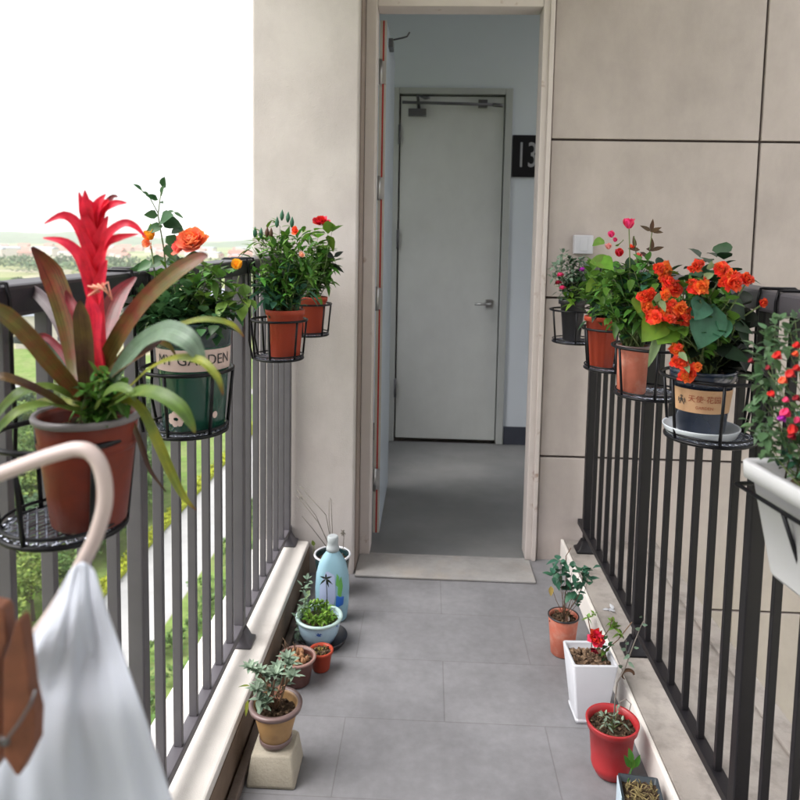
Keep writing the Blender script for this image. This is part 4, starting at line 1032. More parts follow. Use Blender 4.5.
for (x, y, dx, dy, L_, Wd) in [(612, 264, -24, -6, .075, .052), (604, 240, -14, 4, .045, .026), (614, 270, -10, 12, .06, .05), (618, 246, 6, -8, .035, .028), (596, 258, 14, 8, .06, .055), (600, 282, -16, 8, .055, .042), (608, 292, -14, 10, .05, .05), (616, 300, -18, 4, .05, .04)]:
    p = W(x, y, Y6-0.03); g.leaf(p, W(x+dx, y+dy, Y6-0.06)-p, L_, Wd, up=(0.1, -0.75, 0.65), droop=0.15, fold=0.2, n=6, wave=0.05)
g.build('broad_leaf', M['f_light'], r0)
for (x, y, m, s_) in [(611, 236, 'p_pink', .012), (608, 248, 'p_palepink', .011), (619, 255, 'p_red', .015), (615, 241, 'p_pink', .008)]:
    blossom(r0, W(x, y, Y6-0.04), s_*1.35, M[m], 10, (0, -0.3, 0.9), open_=0.45)
c, r0 = hung('R2', 633, 1.60, 'tall bushy plant with a pink flower in the dusty terracotta pot'); Y7 = c.y
pot(r0, c, 0.0350, 0.0320, 0.110, M['terra'], rimm=M['tanrim'], rimh=0.12, lip=1.08, soilz=0.92)
base = c + V((0, 0, 0.10))
foliage(r0, base, fill(600, 262, 672, 328, 62, Y7, 0.06), M['f_mid'], 0.030, 0.016, 7, 0.024, along=1, jitter=0.018, stem_r=0.002)
foliage(r0, base, fill(606, 280, 665, 326, 16, Y7, 0.05), M['f_bluegreen'], 0.034, 0.024, 5, 0.022, along=1, jitter=0.018, name='lower_foliage')
foliage(r0, base, fill(618, 262, 668, 292, 14, Y7+0.03, 0.03), M['f_dark'], 0.034, 0.022, 6, 0.022, along=0, jitter=0.018, name='dark_foliage')
g = MB(); g.tube([W(631, 330, Y7), W(630, 270, Y7), W(629, 226, Y7)], 0.0014, 6); g.tube([W(640, 320, Y7), W(648, 262, Y7), W(652, 232, Y7)], 0.0012, 6)
g.tube([W(636, 320, Y7), W(638, 270, Y7), W(634, 236, Y7)], 0.0012, 6); g.build('flower_stalk', M['stem'], r0)
blossom(r0, W(629, 227, Y7), 0.021, M['p_pink'], 12, (0, -0.1, 1), open_=0.65, cup=0.6)
g = MB()
for (x, y, dx, dy) in [(651, 231, 2, -12), (651, 231, -8, -4), (651, 231, 8, 1), (650, 232, 5, -2), (635, 248, -2, -14), (640, 250, -8, -1), (646, 249, 10, 1), (640, 252, 6, 4), (652, 250, 4, -1), (652, 250, 0, -8), (641, 254, -2, 6)]:
    p = W(x, y, Y7); g.leaf(p, W(x+dx, y+dy, Y7)-p, 0.028, 0.010, up=(0, -1, 0.4), droop=0.0)
g.build('seed_pod', M['f_brownleaf'], r0)
blossom(r0, W(631, 247, Y7), 0.008, M['p_begonia'], 6, (0, -0.5, 0.5)); blossom(r0, W(638, 256, Y7), 0.009, M['p_coral'], 6, (0, -0.5, 0.5))
# begonia
c = BC['R3'] + V((-0.016, 0, 0.003)); Y8 = c.y
sc_ = root('saucer', c, 'white rimmed saucer in the basket under the begonia pot', 'saucer')
g = MB(); g.lathe(c, [(0.050, 0.0), (0.060, 0.003), (0.066, 0.016), (0.0665, 0.018), (0.063, 0.017), (0.056, 0.006), (0.02, 0.005)], 40); g.build('dish', M['saucer'], sc_)
c = c + V((-0.001, 0, 0.0065))
bg0 = root('potted_begonia', c, 'begonia with orange red blossoms in a dark pot with a kraft label', 'potted plant')
po = pot(bg0, c, 0.0545, 0.041, 0.115, M['bluepot_dark'], rim=True, soilz=0.92, rimh=0.16, lip=1.04)
va = math.atan2(-c.y, -c.x)
cone_label(po, c, 0.041, 0.0545, 0.115, 0.042, 0.084, va-1.25, va+1.3, M['kraft'])
cone_text(po, c, 0.041, 0.0545, 0.115, 0.067, va+0.10, '天使·花园', 0.0135, M['ink_red'])
cone_text(po, c, 0.041, 0.0545, 0.115, 0.052, va+0.10, 'GARDEN', 0.0075, M['ink_red'], name='small_lettering')
g = MB()
for pl in ([(-1, -1.4), (-0.2, 0.1), (0, 1.2)], [(1, -1.4), (0.2, 0.1), (0, 1.2)], [(-0.9, 0.2), (0, 0.55), (0.9, 0.2)], [(-1.2, 0.9), (-1.4, 0.1), (-1.3, -0.7)], [(1.2, 0.9), (1.4, 0.1), (1.3, -0.7)], [(-0.5, 1.3), (0, 1.7), (0.5, 1.3)]):
    for k in range(2):
        a, b_ = V((*pl[k], 0))*0.0052, V((*pl[k+1], 0))*0.0052; nn = V((-(b_-a).y, (b_-a).x, 0)).normalized()*0.0009
        g.add([a-nn, b_-nn, b_+nn, a+nn], [(0, 1, 2, 3)], False)
cone_text(po, c, 0.041, 0.0545, 0.115, 0.062, va-0.72, '', 1, M['ink'], name='emblem', vf=(list(g.v), list(g.f)))
base = c + V((0, 0, 0.105))
foliage(bg0, base, fill(652, 278, 742, 345, 44, Y8-0.01, 0.06), M['f_begonia'], 0.030, 0.024, 2, 0.02, along=1, jitter=0.02, stem_r=0.003, fold=0.15)
foliage(bg0, base, fill(690, 290, 748, 372, 34, Y8+0.03, 0.05), M['f_black'], 0.042, 0.036, 4, 0.026, along=1, jitter=0.02, name='shaded_foliage', fold=0.15)  # near-black leaf colour stands in for shade on the right
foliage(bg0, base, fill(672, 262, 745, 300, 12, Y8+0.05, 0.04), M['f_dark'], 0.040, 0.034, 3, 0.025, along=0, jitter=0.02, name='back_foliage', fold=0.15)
g = MB()
for (x, y, dx, dy, L_, Wd) in [(664, 316, -20, 18, .065, .052), (672, 325, -12, 12, .055, .048), (640, 300, -4, 14, .03, .03)]:
    p = W(x, y, Y8-0.05); g.leaf(p, W(x+dx, y+dy, Y8-0.08)-p, L_, Wd, up=(0.1, -0.85, 0.5), droop=0.15, fold=0.2, n=6, wave=0.04)
g.build('broad_leaf', M['f_light'], bg0)
g = MB(); p = W(658, 332, Y8-0.07); g.leaf(p, W(648, 366, Y8-0.08)-p, 0.060, 0.018, up=(0.2, -0.9, 0.2), droop=0.05, fold=0.5, n=6); g.build('pale_leaf', M['f_pale'], bg0)
g = MB()
for (x, y, dx, dy, L_, Wd) in [(712, 304, -14, 42, .088, .066), (704, 300, -12, 24, .05, .04), (722, 318, 4, 22, .045, .03)]:
    p = W(x, y, Y8-0.05); g.leaf(p, W(x+dx, y+dy, Y8-0.09)-p, L_, Wd, up=(0.1, -0.9, 0.4), droop=0.05, fold=0.25, n=7, wave=0.05)
g.build('large_leaf', M['f_bluegreen'], bg0)
g = MB()
for (x, y, dx, dy, L_, Wd) in [(722, 318, 24, 10, .055, .030), (716, 348, 26, 8, .06, .032), (724, 296, 16, 16, .05, .04), (738, 320, 10, 26, .05, .02)]:
    p = W(x, y, Y8-0.03); g.leaf(p, W(x+dx, y+dy, Y8-0.04)-p, L_, Wd, up=(0.1, -0.7, 0.6), droop=0.1, fold=0.2, n=6)
g.build('shaded_leaf', M['f_dark'], bg0)  # shade on these leaves is put into their dark colour
fl = [(662, 272, 14), (667, 282, 11), (673, 289, 12), (645, 297, 12), (646, 308, 11), (652, 316, 10), (664, 311, 13), (672, 318, 13), (680, 309, 12), (685, 317, 12), (656, 318, 9), (697, 289, 13), (702, 286, 9), (695, 267, 9), (700, 264, 6),
      (721, 270, 9), (727, 274, 8), (732, 283, 12), (736, 276, 8), (745, 279, 9), (677, 350, 11), (675, 362, 7), (681, 364, 8), (689, 373, 12), (684, 378, 8), (763, 303, 5)]
fl += [(x + rnd.uniform(-9, 9), y + rnd.uniform(-8, 8), s_*0.55) for (x, y, s_) in fl[:24] if s_ > 8]
for i, (x, y, s_) in enumerate(fl):
    d_ = rnd.uniform(-0.09, -0.05); mm_ = M['p_begonia'] if i % 4 else M['p_begonia_o']
    blossom(bg0, W(x, y, Y8+d_), s_*rnd.uniform(0.58, 0.80)*Y8/FPX, mm_, rnd.choice((14, 20, 26)), (rnd.uniform(-0.5, 0.5), -0.8, rnd.uniform(-0.2, 0.6)), open_=1.05, cup=0.45, jit=0.12)
g = MB()
for (x, y) in [(668, 300), (686, 330), (676, 335), (718, 282), (745, 285), (700, 300), (655, 300), (682, 356), (760, 306)]:
    g.tube(stem_pts(W(x, y, Y8-0.06), W(700, 350, Y8-0.01), 0.1), 0.0014, 5)
g.build('flower_stalk', M['stem'], bg0)
for (x, y, dx, dy) in [(656, 302, 3, -10), (660, 300, 4, 8), (709, 270, 2, -8), (703, 278, 8, -4), (679, 352, 5, 5), (684, 362, 3, 6)]:
    p = W(x, y, Y8-0.08); g = MB(); g.leaf(p, W(x+dx, y+dy, Y8-0.09)-p, 0.022, 0.012, up=(0, -1, 0.3), droop=0.1); g.build('bud', M['f_pale'], bg0)


# ---------- white planter box, near right
P1, P2 = G(740, 458, 1.035), G(800, 491, 1.035)
ld = (P2 - P1).normalized(); od_ = V((-ld.y, ld.x, 0))          # along the box towards the viewer; outwards over the rail
if od_.x < 0: od_ = -od_
Lb, Wb, Hb = 0.42, 0.15, 0.135
cb = P1 + ld*(Lb/2) + od_*(Wb/2); ang = math.atan2(ld.y, ld.x)
Rb = Matrix.Rotation(ang, 3, 'Z')
pb = root('planter_box', V((cb.x, cb.y, 1.035-Hb)), 'white rectangular planter of fuchsia hanging on the right railing', 'planter')
zt = 1.035
g = MB(); q = lambda z, k, rr: (cb.x, cb.y, z, Lb/2*k if k < 1 else Lb/2 + (k-1), Wb/2*k if k < 1 else Wb/2 + (k-1), rr)
def sec(z, dl, r=0.013): return (cb.x, cb.y, z, Lb/2 + dl, Wb/2 + dl, r)
g.loft([sec(zt-Hb, -0.028), sec(zt-Hb+0.004, -0.026), sec(zt-0.021, -0.008), sec(zt-0.020, 0.0), sec(zt-0.0015, 0.001), sec(zt, 0.0), sec(zt, -0.009), sec(zt-0.004, -0.012), sec(zt-0.03, -0.016)], 5, True, True, R=Rb)
pbo = g.build('box', M['planter_white'], pb)
g = MB(); n_ = 10; vs = []; fs = []
for i in range(n_*2+1):
    for j in range(n_+1):
        lx = (i/(2*n_)-0.5)*(Lb-0.03); ly = (j/n_-0.5)*(Wb-0.03); p = V((cb.x, cb.y, zt-0.026 + rnd.uniform(-0.004, 0.006))) + Rb @ V((lx, ly, 0)); vs.append(p)
        if i and j: k = i*(n_+1)+j; fs.append((k-n_-2, k-n_-1, k, k-1))
g.add(vs, fs); g.build('soil', M['soil'], pb)
bxp = lambda a, b2, z: cb + ld*(a - Lb/2) + od_*(b2 - Wb/2) + V((0, 0, z - cb.z))
tgt = []
for _ in range(125):
    a = rnd.uniform(0.02, Lb-0.02); b2 = rnd.uniform(0.02, Wb+0.02); h = rnd.uniform(0.01, 0.17)*(0.45+0.55*min(1, (Lb-a)/0.12)) if False else rnd.uniform(0.01, 0.05 + 0.12*min(1, a/0.16))
    tgt.append(bxp(a, b2, zt + h))
gb = [bxp(0.08, 0.06, zt-0.02), bxp(0.18, 0.08, zt-0.02), bxp(0.3, 0.07, zt-0.02)]
foliage(pb, gb[0], tgt[:45], M['f_fuchsia'], 0.017, 0.010, 9, 0.022, along=2, jitter=0.05, stem_m=M['stem_brown'], stem_r=0.0012)
foliage(pb, gb[1], tgt[45:75], M['f_mid'], 0.017, 0.010, 10, 0.022, along=2, jitter=0.05, name='green_foliage', stem_r=0.0012)
foliage(pb, gb[2], tgt[75:], M['f_bluegreen'], 0.018, 0.010, 8, 0.024, along=2, jitter=0.06, name='lower_foliage', stem_r=0.0012)
foliage(pb, gb[0], [W(x, y, 0.84 + rnd.uniform(-0.03, 0.05)) for (x, y) in [(757, 420), (760, 400), (757, 380), (762, 360), (765, 345), (770, 335), (775, 325), (772, 352), (768, 372), (765, 392), (770, 408), (766, 430), (795, 320), (790, 332), (785, 345), (765, 448), (780, 440), (792, 452), (772, 460)]],
        M['f_fuchsia'], 0.017, 0.010, 10, 0.018, along=2, jitter=0.03, name='outer_foliage', stem_r=0.0010)
for (x, y, s_, m, dz) in [(772, 392, 7, 'p_red', -1), (768, 366, 5, 'p_darkred', -1), (786, 398, 6, 'p_pink', -1), (797, 366, 7, 'p_red', -1), (797, 418, 7, 'p_pink', -1), (778, 353, 9, 'p_red', -1), (790, 371, 9, 'p_red', -1), (783, 378, 8, 'p_begonia', -1), (786, 410, 10, 'p_pink', -1), (783, 416, 8, 'p_purple', -1), (792, 426, 10, 'p_red', -1), (793, 434, 8, 'p_darkred', -1), (751, 359, 5, 'p_darkred', -1), (797, 343, 7, 'p_red', -1), (796, 352, 6, 'p_begonia', -1), (797, 396, 7, 'p_darkred', -1)]:
    blossom(pb, W(x, y, 0.77), s_*0.68/FPX, M[m], 9, (rnd.uniform(-0.4, 0.3), -0.3, dz*0.9), open_=0.5, cup=0.3)
# its wire holder
hd = root('planter_holder', V((cb.x, cb.y, zt-Hb)), 'black wire bracket carrying the white planter on the right railing', 'planter holder')
g = MB(); zz = zt-0.034; k_ = -0.004
g.tube([bxp(-k_*0-0.003, -0.001, zz), bxp(Lb+0.003, -0.001, zz), bxp(Lb+0.003, Wb+0.001, zz), bxp(-0.003, Wb+0.001, zz)], 0.003, 6, closed=True); g.build('rim_wire', M['basket'], hd)
for a in (0.09, 0.33):
    g = MB(); g.tube([bxp(a, Wb+0.004, zt-0.036), bxp(a, Wb-0.040, zt-Hb-0.004), bxp(a, 0.040, zt-Hb-0.004), bxp(a, 0.000, zt-0.036)], 0.003, 6); g.build('cradle', M['basket'], hd)
    pA = bxp(a, Wb+0.004, zt-0.036)
    g = MB(); g.tube([pA, V((RXR-0.038, pA.y, 1.15)), V((RXR-0.038, pA.y, 1.236)), V((RXR-0.03, pA.y, 1.2365)), V((RXR+0.034, pA.y, 1.2365)), V((RXR+0.038, pA.y, 1.20))], 0.003, 6); g.build('hook', M['basket'], hd)

# ============================================================ FLOOR: LEFT SIDE
# concrete block
F = G(271, 787, 0.0); bw = 0.058
bc = V((F.x, F.y + 0.05, 0))
g = MB(); g.loft([(bc.x, bc.y, 0.002, bw, 0.058, 0.006), (bc.x, bc.y, 0.010, bw*1.0, 0.058, 0.008), (bc.x, bc.y, 0.070, bw*0.86, 0.048, 0.008), (bc.x, bc.y, 0.076, bw*0.80, 0.044, 0.008)], 3)
ck = g.build('concrete_block', M['concrete'], origin=bc); tag(ck, 'tapered pale concrete block under the tan pot', 'block')
c = V((bc.x, bc.y, 0.078))
r0 = root('potted_succulent', c, 'grey green rosette succulent in a tan pot on the concrete block', 'potted plant', )
pot(r0, c, 0.056, 0.034, 0.098, M['tanpot'], rimm=M['tanrim'], rimh=0.22, lip=1.13, soilz=0.82)
g = MB(); g.lathe(c, [(0.0345, 0.002), (0.0385, 0.006), (0.0400, 0.016), (0.0385, 0.018)], 30, False, False); g.build('base_band', M['tanrim'], r0)
Y = c.y
g = MB(); gs = MB()
for (x, y) in [(258, 672), (250, 668), (268, 676), (278, 668), (290, 664), (292, 676), (283, 684), (270, 690), (262, 684), (287, 658), (256, 690), (276, 674), (284, 672)]:
    p = W(x, y, Y + rnd.uniform(-0.03, 0.03)); gs.tube(stem_pts(c + V((0, 0, 0.08)), p, 0.12), 0.0025, 5)
    for k in range(13):
        a = k*2.4; el = 0.2 + 0.7*(k/13)
        d = V((math.cos(a)*math.cos(el), math.sin(a)*math.cos(el), math.sin(el)*0.9))
        g.leaf(p, d, 0.030*(1.1-0.35*k/13), 0.010, droop=0.15, fold=0.35)
for (x, y) in [(262, 706), (268, 702), (258, 700)]:
    p = W(x, y, Y-0.02)
    for k in range(9): g.leaf(p, rv() + V((0, 0, 0.8)), 0.028, 0.013, fold=0.3)
gs.build('stems', M['stem_brown'], r0); g.build('foliage', M['f_succ'], r0)
g = MB(); 
for _ in range(14): g.leaf(W(rnd.uniform(266, 282), rnd.uniform(684, 702), Y-0.01), rv()+V((0, 0, 0.5)), 0.018, 0.010)
g.build('dry_leaf', M['p_peach'], r0)
g = MB(); p = W(248, 700, Y); g.leaf(p, W(246, 712, Y-0.01)-p, 0.03, 0.01); g.leaf(W(250, 686, Y), V((-1, 0, 0.1)), 0.03, 0.008); g.build('yellow_leaf', M['b_yellow'], r0)

# dark brown pot
F = G(297, 682, 0.0); c = V((F.x, F.y, 0.001))
r0 = root('potted_succulent', c, 'dark brown pot of shrivelled tan succulents behind the concrete block', 'potted plant')
pot(r0, c, 0.050, 0.038, 0.078, M['darkbrown'], rimm=M['rim_pinkish'], rimh=0.14, lip=1.1, soilz=0.85)
g = MB()
for _ in range(46):
    a = rnd.uniform(0, 6.28); q = 0.035*math.sqrt(rnd.random()); p = c + V((q*math.cos(a), q*math.sin(a), 0.066))
    g.tube([p, p+V((0, 0, 0.007)), p+V((rnd.uniform(-.003, .003), 0, 0.016)), p+V((0, 0, 0.021))], [0.003, 0.0055, 0.005, 0.001], 6)
g.build('foliage', mat('tan_succulent', (0.30, 0.15, 0.07), 0.6, 0.3, 60, island=0.3), r0)
g = MB()
for _ in range(12): g.tube(stem_pts(c+V((-0.02, 0.02, 0.06)), c+V((rnd.uniform(-0.05, 0.0), rnd.uniform(0, 0.04), rnd.uniform(0.08, 0.13))), 0.15), 0.001, 4)
g.build('dry_stalk', M['stem_brown'], r0)
# small red pot
F = G(321, 669, 0.0); c = V((F.x, F.y, 0.001))
r0 = root('potted_succulent', c, 'smallest red pot with yellow brown dry moss beside the dark brown pot', 'potted plant')
pot(r0, c, 0.034, 0.026, 0.062, M['redpot'], soilz=0.88, rimh=0.16, lip=1.08)
g = MB()
for _ in range(70):
    a = rnd.uniform(0, 6.28); q = 0.024*math.sqrt(rnd.random()); p = c + V((q*math.cos(a), q*math.sin(a), 0.053)); g.leaf(p, rv()+V((0, 0, 0.9)), 0.014, 0.005)
g.build('moss', mat('yellow_brown_moss', (0.26, 0.19, 0.05), 0.8, 0.3, 60, island=0.4), r0)
# blue pot on a dark saucer
F = G(318, 647, 0.0); c0 = V((F.x, F.y + 0.02, 0.001))
s0 = root('saucer', c0, 'black saucer on the floor under the pale blue pot', 'saucer')
g = MB(); g.lathe(c0 + V((0.012, 0.012, 0)), [(0.060, 0.0), (0.070, 0.003), (0.078, 0.022), (0.076, 0.022), (0.066, 0.007), (0.02, 0.006)], 36); g.build('dish', M['blackpot'], s0)
c = c0 + V((0, 0, 0.0085))
r0 = root('potted_plant', c, 'pale blue flowered bowl pot of light green sprouts left of the detergent bottle', 'potted plant')
g = MB(); g.lathe(c, [(0.040, 0.0), (0.046, 0.003), (0.062, 0.035), (0.067, 0.060), (0.066, 0.078), (0.060, 0.078), (0.058, 0.06)], 40); po = g.build('pot', M['bluepot'], r0)
g = MB(); g.lathe(c, [(0.0665, 0.074), (0.075, 0.078), (0.076, 0.084), (0.072, 0.087), (0.064, 0.084), (0.062, 0.076)], 40, False, False); g.build('rim', M['bluerim'], po)
g = MB(); g.lathe(c, [(0.001, 0.072), (0.060, 0.070)], 24, True, False); g.build('soil', M['soil'], r0)
Yp = c.y
foliage(r0, c + V((0, 0, 0.07)), [c + V((0.05*math.sqrt(rnd.random())*math.cos(a), 0.05*math.sin(a), rnd.uniform(0.085, 0.105))) for a in [rnd.uniform(0, 6.28) for _ in range(34)]],
        M['f_light'], 0.022, 0.009, 7, 0.012, along=0, jitter=0.04, stem_r=0.001, upb=0.6)
foliage(r0, c + V((-0.05, 0.0, 0.07)), wpts([(300, 628), (298, 618), (302, 606), (306, 598), (303, 588), (307, 580), (296, 640)], Yp), M['f_grey'], 0.026, 0.010, 4, 0.014, along=2, name='trailing_foliage', stem_r=0.001)
g = MB(); g.tube([W(327, 620, Yp-0.03), W(327, 595, Yp-0.03), W(326, 575, Yp-0.03)], 0.0013, 5)
for (dx, dy) in ((-7, -5), (6, -4), (0, -9), (-6, 4), (7, 4), (3, 7)): p = W(326, 579, Yp-0.03); g.leaf(p, W(326+dx, 579+dy, Yp-0.03)-p, 0.024, 0.006, up=(0, -1, 0.3))
g.build('dark_sprig', M['f_black'], r0)
g = MB(); p = W(310, 590, Yp); g.leaf(p, W(303, 600, Yp-0.01)-p, 0.03, 0.014, up=(0, -1, 0.3)); g.build('pale_leaf', M['f_pale'], r0); g = MB(); p = W(308, 606, Yp); g.leaf(p, W(300, 612, Yp)-p, 0.03, 0.012, up=(0, -1, 0.4)); g.build('pale_leaf', M['f_pale'], r0)

# detergent bottle
F = G(331, 622, 0.0); c = V((F.x, F.y + 0.025, 0.001)); 
r0 = root('detergent_bottle', c, 'pale blue detergent bottle with a milky cap and leafy label', 'bottle')
Rz = Matrix.Rotation(0.12, 3, 'Z')
H = 0.262
g = MB()
prof = [(0.000, 0.046, 0.030), (0.006, 0.051, 0.034), (0.05, 0.056, 0.036), (0.11, 0.058, 0.037), (0.16, 0.055, 0.036), (0.20, 0.045, 0.031), (0.222, 0.033, 0.026), (0.236, 0.022, 0.021), (0.244, 0.018, 0.018)]
g.loft([(c.x, c.y, c.z+z, hx, hy, min(hx, hy)*0.97) for z, hx, hy in prof], 6, R=Rz); po = g.build('body', M['bottle'], r0)
g = MB(); cc = c + V((0, 0, 0.2405)); g.lathe(cc, [(0.0215, 0.0), (0.022, 0.012), (0.0185, 0.0165), (0.0175, 0.030), (0.019, 0.034), (0.0185, 0.048), (0.015, 0.052)], 24, flute=12, fl=0.02); g.build('cap', M['cap'], r0)
def bface(poly, m, nm, off):
    # thin sheet hugging the front of the body
    def pt(u, z):
        for k in range(len(prof)-1):
            if prof[k][0] <= z <= prof[k+1][0]:
                q_ = (z-prof[k][0])/(prof[k+1][0]-prof[k][0]); hx = prof[k][1]+(prof[k+1][1]-prof[k][1])*q_; hy = prof[k][2]+(prof[k+1][2]-prof[k][2])*q_; break
        xx = u; rr = hy*0.97; fl_ = hx - rr
        yy = -hy if abs(xx) <= fl_ else -(hy-rr) - math.sqrt(max(0, rr*rr-(abs(xx)-fl_)**2))
        return c + Rz @ V((xx, yy-off, z))
    g = MB(); n_ = 10; vs = []; fs = []
    zmin = min(p[1] for p in poly); zmax = max(p[1] for p in poly)
    def span(z):
        xs_ = []
        for k in range(len(poly)):
            (x0, z0), (x1, z1) = poly[k], poly[(k+1) % len(poly)]
            if (z0 <= z <= z1 or z1 <= z <= z0) and z0 != z1: xs_.append(x0+(x1-x0)*(z-z0)/(z1-z0))
        return min(xs_), max(xs_)
    for i in range(n_+1):
        z = zmin + (zmax-zmin)*(0.02+0.96*i/n_); a, b2 = span(z)
        for j in range(6): vs.append(pt(a+(b2-a)*j/5, z))
        if i:
            for j in range(5): k = 6*i+j; fs.append((k-6, k-5, k+1, k))
    g.add(vs, fs); return g.build(nm, m, po)
bface([(-0.044, 0.05), (0.0, 0.03), (0.012, 0.10), (0.008, 0.17), (-0.020, 0.185), (-0.042, 0.13)], M['bottle_label'], 'label', 0.0008)
bface([(0.018, 0.10), (0.030, 0.09), (0.036, 0.13), (0.030, 0.165), (0.020, 0.145)], M['bottle_green'], 'leaf_print', 0.0009)
bface([(0.012, 0.135), (0.024, 0.125), (0.022, 0.165), (0.015, 0.175)], M['bottle_green'], 'leaf_print', 0.0016)
bface([(0.012, 0.055), (0.038, 0.065), (0.040, 0.095), (0.026, 0.085), (0.014, 0.098)], M['bottle_blue'], 'blue_print', 0.0012)
bface([(0.020, 0.035), (0.034, 0.040), (0.030, 0.052), (0.018, 0.048)], M['label_pink'], 'white_print', 0.0012)

# white-rimmed pot with dry sticks behind the bottle
F = G(332, 592, 0.0); c = V((F.x, F.y, 0.001))
r0 = root('potted_plant', c, 'white rimmed pot of dry bare sticks behind the detergent bottle', 'potted plant')
pot(r0, c, 0.064, 0.050, 0.145, M['greenrim'], rimm=M['white_plastic'], rimh=0.07, lip=1.05, soilz=0.85)
Y = c.y
g = MB()
for pl in ([(331, 548), (318, 522), (296, 494)], [(330, 548), (316, 516), (297, 490)], [(332, 548), (326, 515), (300, 486)], [(332, 548), (329, 520), (329, 500)], [(333, 548), (331, 500), (330, 478 + 20)], [(343, 550), (344, 535), (343, 530)], [(329, 550), (312, 528), (302, 516)]):
    g.tube([W(x, y, Y + 0.0*k) for k, (x, y) in enumerate(pl)], 0.0013, 5)
g.build('dry_stalk', M['stem_grey'], r0)
g = MB()
for _ in range(14): g.leaf(W(343, 532, Y), rv(), 0.014, 0.006)
for _ in range(5): g.leaf(W(301, 497, Y), rv(), 0.014, 0.005)
g.build('dry_flower_head', M['stem_grey'], r0)
g = MB(); p = W(314, 546, Y-0.02); g.leaf(p, W(312, 536, Y-0.02)-p, 0.03, 0.014, up=(0, -1, 0.2)); g.tube([W(314, 556, Y), W(314, 546, Y-0.02)], 0.001, 4); g.build('yellow_leaf', M['b_yellow'], r0)

# ============================================================ FLOOR: RIGHT SIDE
F = G(562, 653, 0.0); c = V((F.x, F.y, 0.001))
r0 = root('potted_plant', c, 'small leafy shrub in a red pot on the floor before the right kerb', 'potted plant')
pot(r0, c, 0.047, 0.036, 0.125, M['terra'], rimm=M['blackpot'], rimh=0.05, lip=1.03, soilz=0.9)
Y = c.y; base = c + V((0, 0, 0.11))
foliage(r0, base, wpts([(560, 560), (567, 565), (558, 572), (572, 572), (583, 572), (588, 580), (578, 582), (565, 580), (574, 590), (555, 577), (563, 590), (590, 568), (576, 602)], Y, 0.03), M['f_bluegreen'], 0.034, 0.022, 6, 0.016, along=0, jitter=0.004, stem_m=M['stem_brown'], stem_r=0.0010)
g = MB(); g.tube([W(563, 612, Y), W(566, 590, Y), W(566, 556, Y), W(571, 548, Y)], 0.0015, 5); g.tube([W(563, 614, Y), W(556, 600, Y), W(552, 588, Y)], 0.001, 5)
g.tube([W(568, 612, Y), W(576, 600, Y), W(582, 588, Y), W(583, 575, Y)], 0.0016, 5); g.build('branch', M['stem_brown'], r0)
g = MB(); p = W(551, 586, Y); g.leaf(p, W(551, 600, Y)-p, 0.034, 0.016, up=(0, -1, 0.1), droop=0); g.build('yellow_leaf', mat('dry_yellow_leaf', (0.50, 0.36, 0.10), 0.6), r0)
g = MB()
for _ in range(8): g.leaf(c+V((rnd.uniform(-.03, .03), rnd.uniform(-.03, .03), 0.115)), rv()+V((0, 0, 0.1)), 0.03, 0.015)
g.build('dead_leaf', M['b_brown'], r0)

# white square planter
F = G(591, 725, 0.0); rot = 0.05
c = V((F.x, F.y + 0.045, 0.001)); Rw = Matrix.Rotation(rot, 3, 'Z')
r0 = root('square_planter', c, 'white tapered square planter with a crimson flower on the floor', 'potted plant')
g = MB(); h = 0.176
sc4 = lambda z, hx, r=0.007: (c.x, c.y, c.z+z, hx, hx*1.0, r)
g.loft([sc4(0, 0.042), sc4(0.010, 0.044), sc4(0.011, 0.042), sc4(0.014, 0.042), sc4(h-0.002, 0.061), sc4(h, 0.060), sc4(h, 0.054), sc4(h-0.004, 0.053), sc4(h-0.03, 0.050)], 4, R=Rw)
g.build('pot', M['white_plastic'], r0)
g = MB(); vs = []; fs = []
for i in range(11):
    for j in range(11):
        vs.append(c + Rw @ V(((i/10-0.5)*0.105, (j/10-0.5)*0.105, h-0.020 + rnd.uniform(-0.004, 0.006))))
        if i and j: k = i*11+j; fs.append((k-12, k-11, k, k-1))
g.add(vs, fs)
for _ in range(90):
    p = c + Rw @ V((rnd.uniform(-0.048, 0.048), rnd.uniform(-0.048, 0.048), h-0.013)); s_ = rnd.uniform(0.002, 0.006)
    g.box(p-V((s_, s_, s_*.5)), p+V((s_, s_, s_*.5)), R=Euler((rnd.random()*3, rnd.random()*3, rnd.random()*3)).to_matrix())
g.build('soil', mat('bark_chip_soil', (0.10, 0.06, 0.035), 0.95, 0.4, 80, 0.8, 250, col2=(0.24, 0.16, 0.10), c2f=(0.48, 0.6), c2scale=70), r0)
Y = c.y
g = MB()
for pl in ([(595, 668), (594, 655), (596, 640)], [(592, 668), (598, 645), (610, 628), (612, 618)], [(598, 665), (606, 650), (618, 640), (632, 622)], [(590, 664), (592, 640), (588, 618)]): g.tube([W(x, y, Y) for x, y in pl], 0.0014, 5)
g.build('stems', M['stem_brown'], r0)
blossom(r0, W(596, 638, Y-0.02), 0.021, M['p_red'], 20, (-0.2, -0.6, 0.5), open_=1.15, jit=0.16)
blossom(r0, W(594, 649, Y-0.02), 0.013, M['p_darkred'], 10, (-0.2, -0.5, -0.5), open_=1.0, jit=0.15)
g = MB()
for (x, y, n_, s_) in [(588, 618, 6, .018), (594, 614, 5, .016), (614, 628, 9, .024), (620, 634, 6, .022), (612, 622, 5, .02), (606, 652, 5, .02), (610, 664, 4, .018)]:
    for _ in range(n_): g.leaf(W(x, y, Y), rv()+V((0, 0, 0.3)), s_, s_*0.5)
g.build('foliage', M['f_rose_light'], r0)
g = MB()
for (x, y) in [(604, 640), (608, 646), (601, 648), (604, 658)]:
    for _ in range(3): g.leaf(W(x, y, Y), rv()+V((0, 0, 0.3)), 0.022, 0.010)
